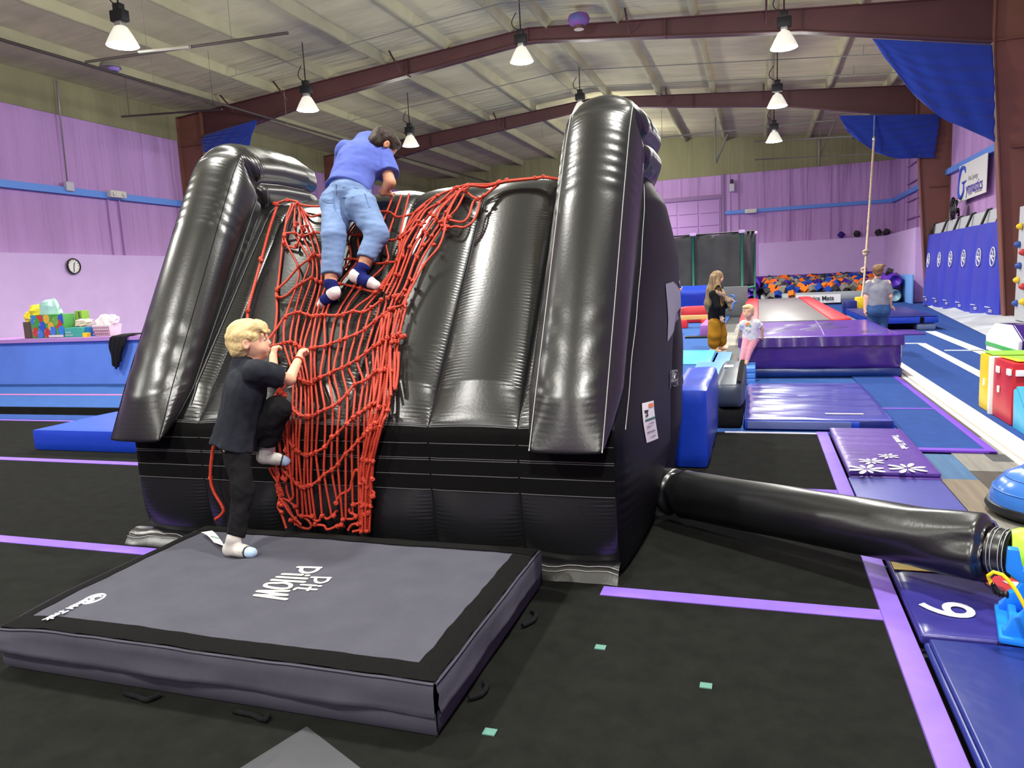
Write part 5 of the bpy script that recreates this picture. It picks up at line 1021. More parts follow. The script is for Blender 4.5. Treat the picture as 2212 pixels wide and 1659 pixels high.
t = thing('wedge_mat', 'turquoise folding wedge leaning on the red and orange block', 'mat', (2.5, 7.3, 0)); prism('wedge_body', [(6.9, .0), (7.48, .0), (7.50, .34), (7.44, .36)], 0, 2.14, 3.1, TURQ, t, .012); prism('wedge_body', [(6.86, .0), (6.9, .0), (7.44, .37), (7.40, .385)], 0, 2.14, 3.1, mat('teal_vinyl', '3f9fc4', .4), t, .008)
# ================================================================== LEFT SIDE
t = thing('landing_mat', 'royal blue landing mat on the black floor left of the inflatable', 'mat', (-6, 6.8, 0)); soft('mat_body', (-7.2, 5.57, 0), (-4.6, 8.2, .215), RBLUE, t, .02, (24, 24, 6), .003, .002, 21)
wrinkle_top('mat_top', -7.19, -4.61, 5.58, 8.19, .222, mat('light_royal_vinyl', '2f56d6', .3, .5, .05), t, .004, 2, 2, 22, .06, .01)
TY = mat('yellow_tissue', 'f2e23c', .8); TM = mat('mint_tissue', 'a9dccb', .6); TW = mat('white_tissue', 'efe6e4', .8)
def crumple(name, c, r, M, par, seed, sq=(1, 1, 1)):
    u = np.linspace(0, math.pi, 10); v = np.linspace(0, 2*math.pi, 14, endpoint=False); U, V_ = np.meshgrid(u, v, indexing='ij'); D = np.stack([np.sin(U)*np.cos(V_), np.sin(U)*np.sin(V_), np.cos(U)], -1)
    R = r*(1+.35*snoise(D.reshape(-1, 3), 2.2, seed).reshape(U.shape)); P = np.array(c)+D*R[..., None]*np.array(sq); Vv, F = gridvf(P, closed_v=True); return mesh(name, Vv, F[:, ::-1], M, par, smooth=False)
zl = .905; X_ = lambda px, py, Y=10.1: YP(px, py, Y)
a = X_(62, 727); t = thing('gift_bag', 'dark brown ribbed gift bag with yellow tissue on the ledge', 'gift bag', (a[0], 10.15, zl)); BRB = mat('brown_paper', '4f443e', .8)
V, F = boxvf((a[0], 10.02, zl), (X_(76, 727)[0]+.05, 10.25, zl+.30)); bev_mesh('bag_body', V, F, BRB, t, .008)
for k in range(5): box('bag_rib', (a[0]+.01+.03*k, 10.014, zl+.01), (a[0]+.022+.03*k, 10.022, zl+.29), mat('brown_paper_light', '6b5d55', .8), t, 0)
crumple('tissue_paper', (a[0]+.08, 10.13, zl+.38), .12, TY, t, 1, (1.1, .7, .9)); crumple('tissue_paper', (a[0]+.28, 10.13, zl+.47), .15, TY, t, 2, (1.3, .6, .9))
a0 = X_(75, 727)[0]+.07; a1 = X_(152, 727)[0]; t = thing('gift_bag', 'wide gift bag printed with colourful balloons, mint tissue on top', 'gift bag', ((a0+a1)/2, 10.15, zl)); box('bag_body', (a0, 10.0, zl), (a1, 10.24, zl+.42), mat('bag_orange', '4f9a4a', .6), t, .008)
bal = ['c63a2a', '2a52c8', '3f9a3a', '2f7fd6', 'e0b030', '6aa83a', 'b8352c', '3d78cf']; r_ = np.random.RandomState(5)
for k, (fx, fz, cl) in enumerate(((.10, .78, 3), (.3, .86, 0), (.5, .82, 4), (.72, .86, 2), (.95, .80, 1), (.12, .26, 0), (.2, .66, 2), (.62, .48, 4), (.48, .22, 6), (.35, .50, 1), (.66, .28, 7), (.86, .56, 0), (.93, .30, 3), (.78, .70, 5), (.28, .16, 7))):
    w = .072; cx, cz = a0+fx*(a1-a0), zl+fz*.42; M_ = mat('balloon_'+bal[cl], bal[cl], .35); n = 18
    fv = [(min(max(cx+w*math.cos(b), a0+.004), a1-.004), 9.998-.0012*k, min(max(cz+w*1.2*math.sin(b), zl+.005), zl+.415)) for b in np.linspace(0, 2*math.pi, n, endpoint=False)]
    mesh('balloon_print', fv+[(p[0], 9.9995, p[2]) for p in fv], [list(range(n))]+[[i, i+n, (i+1) % n+n, (i+1) % n] for i in range(n)], M_, t, smooth=False)
    if zl+.03 < cz < zl+.36 and fx < .9: box('balloon_gleam', (cx-.035, 9.976, cz+.02), (cx-.025, 9.979, cz+.05), WHITEP, t, 0)
crumple('tissue_paper', ((a0+a1)/2-.0, 10.12, zl+.47), .17, TM, t, 4, (1.3, .6, 1.1)); box('lower_label', (a0+.42, 9.98, zl+.01), (a1-.02, 9.985, zl+.05), WHITEP, t, 0)
a2 = X_(166, 727)[0]; t = thing('gift_bag', 'green balloon gift bag with dark handles half hidden behind the wide one', 'gift bag', (a2-.05, 10.3, zl)); box('bag_body', (a1-.02, 10.26, zl), (a2, 10.42, zl+.46), mat('bag_green', '7fae3a', .6), t, .008)
for k in range(5): q = (a1+.02+.05*k, 10.255, zl+.14+.07*(k % 3)); lathe('balloon_print', [(0, -.006), (.05, -.004), (.055, 0)], MATS['balloon_'+bal[(k*5+1) % 8 if 'balloon_'+bal[(k*5+1) % 8] in MATS else 0]], t, 12, q, axis=1)
tube('bag_handle', [(a2-.06, 10.25, zl+.44), (a2-.02, 10.22, zl+.34), (a2+.03, 10.22, zl+.24)], .008, BLK, t, k=5, step=.02)
b0, b1 = X_(155, 727)[0]-.0, X_(196, 727)[0]; t = thing('gift_box', 'teal gift box with white dots and pale tissue on the ledge', 'gift box', ((b0+b1)/2, 10.1, zl)); TEAL = mat('teal_paper', '3fa494', .5); box('box_body', (b0+.02, 9.95, zl), (b1, 10.14, zl+.17), TEAL, t, .006)
for k in range(9): lathe('dot_print', [(0, -.004), (.01, -.003), (.011, 0)], WHITEP, t, 8, (b0+.05+.035*(k % 5), 9.948, zl+.04+.05*(k//5)), axis=1)
crumple('tissue_paper', (b0+.22, 10.2, zl+.24), .13, mat('peach_tissue', 'e6c7b4', .8), t, 6, (1.5, .6, .6))
c0 = X_(197, 727)[0]; tag(box('gift_box', (c0-.02, 10.0, zl), (c0+.09, 10.15, zl+.17), mat('deep_blue_paper', '1f6fb8', .5), None, .006), 'small bright blue box on the ledge behind a yellow one', 'gift box'); tag(box('gift_box', (c0+.03, 9.9, zl), (c0+.13, 9.98, zl+.075), YELV, None, .005), 'tiny yellow box on the ledge', 'gift box')
d0, d1 = X_(217, 727)[0], X_(254, 727)[0]; t = thing('gift_basket', 'white lattice basket full of white tissue on the ledge', 'basket', ((d0+d1)/2, 10.1, zl)); V = [(d0+.02, 9.98, zl), (d1-.03, 9.98, zl), (d1-.03, 10.2, zl), (d0+.02, 10.2, zl), (d0-.01, 9.95, zl+.2), (d1, 9.95, zl+.2), (d1, 10.23, zl+.2), (d0-.01, 10.23, zl+.2)]
bev_mesh('basket_body', V, boxvf((0, 0, 0), (1, 1, 1))[1], mat('basket_white', 'dcd2d4', .7), t, .01)
for r0 in range(3):
    for k in range(8): q = d0+.03+(d1-d0-.06)*k/7; box('lattice_slot', (q-.012, 9.945-.0, zl+.03+.055*r0), (q+.012, 9.972-.012*r0*.5, zl+.06+.055*r0), mat('slot_mauve', 'b07f96', .8), t, 0)
for k in range(4): crumple('tissue_paper', (d0+.05+.1*k, 10.1, zl+.25+.03*(k % 2)), .1, TW, t, 10+k, (1, .8, .9))
tag(box('gift_bag', (d0-.02, 10.24, zl), (d0+.06, 10.3, zl+.14), REDV, None, .005), 'narrow dark red bag behind the white basket', 'gift bag')
# black jacket slung over the ledge
c = X_(262, 722, 9.8); n, m = 26, 18; P = np.zeros((n, m, 3))
for i in range(n):
    s = i/(n-1)
    for j in range(m):
        u = j/(m-1)-.5; w = .24+.12*math.sin(min(1, s*1.3)*math.pi)-.14*max(0, s-.75); fo = .03*math.sin(u*22+s*2)*min(1, s*2)
        if s < .2: P[i, j] = (c[0]+.1+u*.3, 10.06-.28*s/.2, .915+.012*abs(math.sin(u*15)))
        else:
            q = (s-.2)/.8; P[i, j] = (c[0]-.02+u*w*1.0-.10*q, 9.775-.02-fo*.8-.02*math.sin(q*3), .905-.56*q*(1-.35*abs(u+.1)*1.6)-.0)
o = grid('jacket', P, mat('black_fleece', '0f1013', .85, .3, bump=.3, bs=(20, 20, 20))); s = o.modifiers.new('s', 'SOLIDIFY'); s.thickness = .02; s.offset = 1
tag(o, 'black jacket slung over the lilac ledge of the low blue wall', 'jacket')
# ================================================================== PEOPLE
def nrm(v): v = np.asarray(v, float); return v/(np.linalg.norm(v)+1e-12)
class Sdf:
    """signed distance grid: smooth unions of tapered limbs, then one continuous surface"""
    def __init__(s, lo, hi, h):
        s.lo = np.array(lo, float); s.h = h; s.n = (np.ceil((np.array(hi)-s.lo)/h)).astype(int)+1
        s.g = np.full(s.n, 1e2, np.float32); s.ax = [(s.lo[k]+np.arange(s.n[k])*h).astype(np.float32) for k in range(3)]
    def sub(s, lo, hi):
        i0 = np.clip(((np.array(lo)-s.lo)/s.h).astype(int), 0, s.n-1); i1 = np.clip(((np.array(hi)-s.lo)/s.h).astype(int)+2, 1, s.n)
        sl = tuple(slice(a, b) for a, b in zip(i0, i1)); X = s.ax[0][sl[0]][:, None, None]; Y = s.ax[1][sl[1]][None, :, None]; Z = s.ax[2][sl[2]][None, None, :]
        return sl, X, Y, Z
    def put(s, sl, d, k, op='u'):
        a = s.g[sl]
        if op == 'u':
            if k > 0: h = np.clip(.5+.5*(d-a)/k, 0, 1); s.g[sl] = d+(a-d)*h-k*h*(1-h)
            else: s.g[sl] = np.minimum(a, d)
        elif op == 's':
            d = -d; h = np.clip(.5-.5*(d-a)/k, 0, 1); s.g[sl] = d+(a-d)*h+k*h*(1-h) if False else np.maximum(a, d)
    def cap(s, a, b, ra, rb, k=.02, flat=0, sq=None, op='u'):
        a = np.array(a, float); b = np.array(b, float); m = max(ra, rb)*(1/sq[1] if sq else 1)+k+2*s.h
        sl, X, Y, Z = s.sub(np.minimum(a, b)-m, np.maximum(a, b)+m); ba = b-a; L2 = ba@ba+1e-12
        px, py, pz = X-a[0], Y-a[1], Z-a[2]; t0 = (px*ba[0]+py*ba[1]+pz*ba[2])/L2; t = np.clip(t0, 0, 1)
        vx, vy, vz = px-t*ba[0], py-t*ba[1], pz-t*ba[2]
        if sq:
            n, f = nrm(sq[0]), sq[1]; c = (vx*n[0]+vy*n[1]+vz*n[2])*(f-1); vx, vy, vz = vx+c*n[0], vy+c*n[1], vz+c*n[2]
        d = np.sqrt(vx*vx+vy*vy+vz*vz)-(ra+(rb-ra)*t)
        L = math.sqrt(L2)
        if flat & 1: d = np.maximum(d, -t0*L)
        if flat & 2: d = np.maximum(d, (t0-1)*L)
        s.put(sl, d.astype(np.float32), k, op); return s
    def ell(s, c, r, R=None, k=.02, op='u'):
        c = np.array(c, float); r = np.array(r, float); R = np.eye(3) if R is None else R; m = r.max()+k+2*s.h
        sl, X, Y, Z = s.sub(c-m, c+m); px, py, pz = X-c[0], Y-c[1], Z-c[2]
        q = [px*R[i][0]+py*R[i][1]+pz*R[i][2] for i in range(3)]
        k0 = np.sqrt(sum((q[i]/r[i])**2 for i in range(3))); k1 = np.sqrt(sum((q[i]/r[i]**2)**2 for i in range(3)))+1e-9
        s.put(sl, (k0*(k0-1)/k1).astype(np.float32), k, op); return s
    def chain(s, pts, rs, k=.02, flat=0, **kw):
        n = len(pts)-1
        for i in range(n): s.cap(pts[i], pts[i+1], rs[i], rs[i+1], k, (flat & 1 if i == 0 else 0)|(flat & 2 if i == n-1 else 0), **kw)
        return s
    def clip(s, p, n):
        n = nrm(n); d = (s.ax[0][:, None, None]-p[0])*n[0]+(s.ax[1][None, :, None]-p[1])*n[1]+(s.ax[2][None, None, :]-p[2])*n[2]
        s.g = np.maximum(s.g, d.astype(np.float32)); return s
    def fold(s, amp, scale, seed=0, stretch=(1, 1, 1)):
        i = np.argwhere(np.abs(s.g) < max(.03, 3*s.h))
        if len(i):
            P = (s.lo+i*s.h)*np.array(stretch); s.g[i[:, 0], i[:, 1], i[:, 2]] += (amp*snoise(P, scale, seed)).astype(np.float32)
        return s
    def surf(s, name, M, parent=None, region=None, smooth=2):
        g = s.g; h = s.h; S = g < 0
        c = np.zeros(tuple(np.array(g.shape)-1), np.int8)
        for dx in (0, 1):
            for dy in (0, 1):
                for dz in (0, 1): c += S[dx:g.shape[0]-1+dx, dy:g.shape[1]-1+dy, dz:g.shape[2]-1+dz]
        mk = (c > 0) & (c < 8); I = np.argwhere(mk); idx = np.full(mk.shape, -1, np.int32); idx[mk] = np.arange(len(I))
        acc = np.zeros((len(I), 3)); cnt = np.zeros(len(I))
        for ax in range(3):
            o = [k for k in range(3) if k != ax]
            for p in (0, 1):
                for q in (0, 1):
                    a = I.copy(); a[:, o[0]] += p; a[:, o[1]] += q; b = a.copy(); b[:, ax] += 1
                    va = g[a[:, 0], a[:, 1], a[:, 2]]; vb = g[b[:, 0], b[:, 1], b[:, 2]]; x = (va < 0) != (vb < 0)
                    t = va[x]/(va[x]-vb[x]); P = a[x].astype(float); P[:, ax] += t; acc[x] += P; cnt[x] += 1
        V = s.lo+acc/cnt[:, None]*h; F = []
        for ax in range(3):
            o = [(ax+1) % 3, (ax+2) % 3]
            sl0 = [slice(None)]*3; sl1 = [slice(None)]*3; sl0[ax] = slice(0, -1); sl1[ax] = slice(1, None)
            e = S[tuple(sl0)] != S[tuple(sl1)]; E = np.argwhere(e); E = E[(E[:, o[0]] > 0) & (E[:, o[1]] > 0) & (E[:, o[0]] < g.shape[o[0]]-1) & (E[:, o[1]] < g.shape[o[1]]-1)]
            sg = S[E[:, 0], E[:, 1], E[:, 2]]; q = []
            for p, r in ((0, 0), (1, 0), (1, 1), (0, 1)):
                K = E.copy(); K[:, o[0]] -= p; K[:, o[1]] -= r; q.append(idx[K[:, 0], K[:, 1], K[:, 2]])
            Q = np.stack(q, -1); Q[~sg] = Q[~sg][:, ::-1]; F.append(Q)
        F = np.vstack(F); F = F[(F >= 0).all(1)]
        for _ in range(smooth):
            A = np.zeros_like(V); N = np.zeros(len(V))
            for k in range(4):
                np.add.at(A, F[:, k], V[F[:, (k+1) % 4]]); np.add.at(N, F[:, k], 1); np.add.at(A, F[:, (k+1) % 4], V[F[:, k]]); np.add.at(N, F[:, (k+1) % 4], 1)
            V = V*.5+.5*A/np.maximum(N, 1)[:, None]
        mi = region(V[F].mean(1)) if region else None
        return mesh(name, V, F, M, parent, mi=mi)
def bounds(pts, m): P = np.array(pts); return P.min(0)-m, P.max(0)+m
def hand(S, w, d, pn, side, s=1., curl=(.5, .6), thumb=1, r=.0085, k=.006):
    """palm plus four fingers and a thumb; d: along the palm, pn: palm side, side: towards the thumb"""
    d = nrm(d); pn = nrm(np.array(pn)-d*(d@np.array(pn))); sd = np.cross(d, pn)*thumb
    S.cap(w, w+d*.05*s, .015*s, .017*s, .012*s, sq=(sd, .55))
    rot = lambda a: d*math.cos(a)+pn*math.sin(a)
    for i, (o, L) in enumerate(((.021, .050), (.0075, .056), (-.0065, .052), (-.019, .041))):
        p0 = w+d*.052*s+sd*o*s; d0 = nrm(rot(curl[0])+sd*o*3); p1 = p0+d0*L*.45*s; p2 = p1+rot(curl[0]+curl[1])*L*.33*s; p3 = p2+rot(curl[0]+2*curl[1])*L*.25*s
        S.chain([w+d*.03*s+sd*o*.8*s, p0, p1, p2, p3], [r*s, r*s, r*.95*s, r*.88*s, r*.75*s], k*s)
    t0 = w+d*.014*s+sd*.018*s; t1 = t0+nrm(sd*.8+d*.6+pn*.35)*.026*s; t2 = t1+nrm(sd*.25+d*.9+pn*.5)*.024*s
    S.chain([t0, t1, t2], [r*1.15*s, r*1.05*s, r*.85*s], k*s)
def head_rot(hf, hu):
    f = nrm(hf); u = nrm(np.array(hu)-f*(f@np.array(hu))); r = np.cross(f, u); return np.stack([r, f, u])   # rows: right, front, up
def head(S, c, Rm, hh, k=.02):
    f = hh/.20; W = lambda x, y, z: np.array(c)+(Rm[0]*x+Rm[1]*y+Rm[2]*z)*f
    S.ell(W(0, -.008, .018), np.array([.074, .092, .086])*f, Rm, k); S.ell(W(0, .026, -.030), np.array([.058, .058, .062])*f, Rm, .03*f); S.ell(W(0, .044, -.075), np.array([.026, .026, .020])*f, Rm, .03*f)
    for x in (-.03, .03): S.ell(W(x, .055, -.045), np.array([.026, .022, .024])*f, Rm, .02*f); S.ell(W(x, .086, -.003), np.array([.017, .012, .010])*f, Rm, .01*f, 's')
    S.ell(W(0, .074, .018), np.array([.05, .012, .014])*f, Rm, .02*f)
    S.cap(W(0, .080, -.002), W(0, .0905, -.024), .007*f, .0105*f, .014*f)
    S.ell(W(0, .0785, -.050), np.array([.02, .009, .0065])*f, Rm, .010*f); S.ell(W(0, .0755, -.060), np.array([.016, .010, .007])*f, Rm, .010*f)
    for x in (-1, 1): S.ell(W(x*.078, -.008, -.012), np.array([.010, .019, .029])*f, Rm, .006*f); S.ell(W(x*.087, -.004, -.012), np.array([.006, .010, .017])*f, Rm, .004*f, 's')
    return W, f
EYEW = mat('eye_white', 'd9d2c8', .4, .4); IRIS = mat('iris_dark', '2f3a45', .2, .5); LIP = mat('lip', 'c0706a', .5, .4); BROWM = mat('brow', '9a7a52', .8)
def face_bits(W, Rm, f, root, brow):
    for x in (-.03, .03):
        for nm, dy, r_, M_ in (('eye', .0735, .0125, EYEW), ('iris', .0802, .0075, IRIS)):
            p = W(x, dy, -.003); th = np.linspace(0, math.pi, 8); ph = np.linspace(0, 2*math.pi, 12, endpoint=False); P = np.array([[p+f*r_*(Rm[0]*math.sin(a)*math.cos(b)*1.15+Rm[1]*math.cos(a)*.9+Rm[2]*math.sin(a)*math.sin(b)*.5) for b in ph] for a in th]); V, F = gridvf(P, closed_v=True); mesh(nm, V, F, M_, root)
        tube('eyebrow', [W(x-.016, .079, .016), W(x, .085, .021), W(x+.016, .079, .016)], .0025*f, brow, root, k=6)
    tube('lips', [W(-.018, .077, -.055), W(-.006, .0845, -.0535), (W(0, .085, -.0545)), W(.006, .0845, -.0535), W(.018, .077, -.055)], np.array([.001, .0028, .003, .0028, .001])*f, LIP, root, k=6)
TEE = lambda n, c: mat(n, c, .92, .15, .07, (12, 12, 12), bump=.35, bs=(18, 18, 18), bdist=.012)
# ---------------------------------------------------------------- the fair-haired boy in black
def boy_black():
    root = thing('person', 'small fair-haired boy in black T-shirt and trousers stepping onto the red net', 'person', YP(505, 1185, 2.97))
    Y = YP; anR, knR, hipR = Y(505, 1152, 2.98), Y(525, 1062, 3.06), Y(507, 955, 3.13); heR, toR = Y(497, 1178, 2.98), Y(543, 1181, 2.93)
    hipL, knL, anL = Y(525, 945, 3.22), Y(600, 884, 3.27), Y(577, 968, 3.30); heL, toL = Y(570, 987, 3.30), Y(617, 996, 3.36)
    pel, chest, neck = Y(506, 925, 3.15), Y(532, 835, 3.21), Y(531, 775, 3.27); hc = Y(540, 738, 3.28)
    shR, shL = Y(553, 803, 3.13), Y(548, 793, 3.37); elR, wrR = Y(626, 819, 3.33), Y(646, 774, 3.54); elL, wrL = Y(592, 812, 3.50), Y(590, 770, 3.58)
    heR[2] = float(ztop(heR[0], heR[1]))+.030; toR[2] = float(ztop(toR[0], toR[1]))+.022; anR[2] = heR[2]+.055
    up = nrm(chest-pel); lat = nrm(shR-shL)
    Rm = head_rot((.87, .46, .12), (-.16, .0, 1)); allp = [toR, heR, hc+[0, 0, .12], hc-[.12, 0, 0], wrR+[.1, .12, .1], anL, knL, shL, wrL+[0, .1, .1]]
    lo, hi = bounds(allp, .06); S = Sdf(lo, hi, .005)
    W, f = head(S, hc, Rm, .212); S.cap(neck-up*.03, hc-[0, 0, .05]-Rm[1]*.015, .045, .042, .02)
    S.cap(pel, chest, .075, .085, .04, sq=(lat, .8)); S.cap(shL*.85+shR*.15, shR*.85+shL*.15, .045, .045, .03)
    S.chain([shR, elR, wrR], [.040, .031, .022], .015); S.chain([shL, elL, wrL], [.040, .031, .022], .015)
    hand(S, wrR, Y(651, 754, 3.60)-wrR, (.25, .9, .1), None, .95, (.75, .85), -1); hand(S, wrL, (.05, .35, .9), (.5, .9, 0), None, .95, (.9, .9), 1)
    S.chain([hipR, knR, anR], [.07, .05, .032], .02); S.chain([hipL, knL, anL], [.07, .05, .033], .02)
    S.chain([anR, heR, toR], [.03, .03, .02], .01); S.chain([anL, heL, toL], [.03, .03, .02], .01)
    body = S.surf('body', SKIN, root); face_bits(W, Rm, f, root, BROWM)
    # socks
    SOCK = mat('grey_sock', 'b9b6b0', .95, .1, .06, (30, 30, 30), bump=.4, bs=(60, 60, 60), bdist=.004); TOE = mat('sock_toe', 'a9c3dd', .9); SDK = mat('sock_dark', '2a2c33', .9)
    for an, he, to, kn, sg in ((anR, heR, toR, knR, 0), (anL, heL, toL, knL, 1)):
        lo, hi = bounds([an, he, to, an+nrm(kn-an)*.05], .05); S = Sdf(lo, hi, .004); d = nrm(to-he)
        S.cap(an+nrm(kn-an)*.045, an, .037, .036, .01, 1); S.chain([an, he, to], [.037, .036, .027], .018); S.ell(he+(to-he)*.55+[0, 0, .003], (.04, .04, .027), None, .02)
        if sg == 0: S.clip(he-[0, 0, .028], (0, 0, -1))
        L = np.linalg.norm(to-he)
        S.surf('sock', [SOCK, SDK, TOE], root, lambda P, he=he, d=d, L=L: np.where((P-he)@d > L*.78, np.where((P-he)@d > L*.86, 2, 1), 0))
    # trousers
    lo, hi = bounds([pel, anR, knL, anL, hipR], .13); S = Sdf(lo, hi, .006)
    S.ell(pel-up*.01, (.088, .088, .09), None, .03); S.chain([hipR, knR, anR+nrm(knR-anR)*.02], [.074, .054, .044], .03, 2); S.chain([hipL, knL, anL+nrm(knL-anL)*.035], [.080, .066, .050], .03, 2)
    S.fold(.007, 12, 3, (1, 1, 1)).fold(.004, 30, 4, (1, 1, 1.6)); S.surf('trousers', mat('black_trousers', '19191b', .92, .12, .1, (10, 10, 10), bump=.35, bs=(25, 25, 25), bdist=.01), root)
    # T-shirt
    hem = Y(502, 966, 3.145); lo, hi = bounds([hem, shR, shL, neck, elR, elL], .14); S = Sdf(lo, hi, .006)
    S.cap(hem, chest-up*.02, .117, .100, .03, 1, sq=(lat, .84)); S.cap(chest-up*.04, neck-up*.045, .098, .07, .04, sq=(lat, .8)); S.cap(shL*.85+shR*.15-up*.01, shR*.85+shL*.15-up*.01, .055, .055, .03)
    shi = shR*.97+shL*.03; S.cap(shi, shR+(elR-shR)*.66, .057, .060, .045, 2); S.cap(shL, shL+(elL-shL)*.66, .055, .058, .03, 2); S.cap(neck-up*.03, neck+up*.006, .053, .05, .015, 2)
    S.fold(.008, 9, 5, (1, 1, .5)).fold(.003, 24, 6, (1.2, 1.2, .6)); S.surf('t_shirt', TEE('black_cotton', '272a31'), root)
    # hair: straight fair hair, swept forward
    HB = mat('fair_hair', 'dcc28a', .5, .4, .22, (120, 120, 35), bump=.8, bs=(330, 330, 60), bdist=.005); lo, hi = bounds([hc], .17); S = Sdf(lo, hi, .004)
    S.ell(W(0, -.014, .030), (.092, .107, .095), Rm, 0); S.ell(W(0, -.045, -.02), (.083, .068, .066), Rm, .02); S.ell(W(0, .046, .062), (.072, .056, .040), Rm, .02)
    for i in range(7): S.cap(W(-.055+.018*i, .05, .075), W(-.06+.02*i, .094, .034+.006*math.sin(i*2)), .016, .007, .012)
    for x in (-1, 1): S.cap(W(x*.074, .02, .03), W(x*.076, .012, -.004), .014, .007, .012)
    g = np.argwhere(np.abs(S.g) < .03); P = S.lo+g*S.h-hc; q = P@Rm.T; qq = q.copy(); qq[:, 1] *= .35; qq[:, 2] *= .45
    S.g[g[:, 0], g[:, 1], g[:, 2]] += (.0045*snoise(qq, 45, 8)+.0025*snoise(qq, 100, 9)).astype(np.float32)
    S.ell(W(0, .075, -.055), (.07, .05, .075), Rm, 0, 's'); S.ell(W(0, .09, -.005), (.055, .03, .028), Rm, 0, 's')
    for x in (-1, 1): S.ell(W(x*.085, .0, -.02), (.024, .028, .035), Rm, 0, 's')
    S.surf('hair', HB, root, smooth=1)
    # red wristband
    w = wrR+(elR-wrR)*.14; d = nrm(elR-wrR); a = nrm(np.cross(d, [0, 0, 1])); b = np.cross(d, a); o = tube('wristband', [w+(a*math.cos(t)+b*math.sin(t))*.027 for t in np.linspace(0, 6.4, 24)], .0045, ROPE, root, k=6); o['label'] = 'orange wristband'
boy_black()
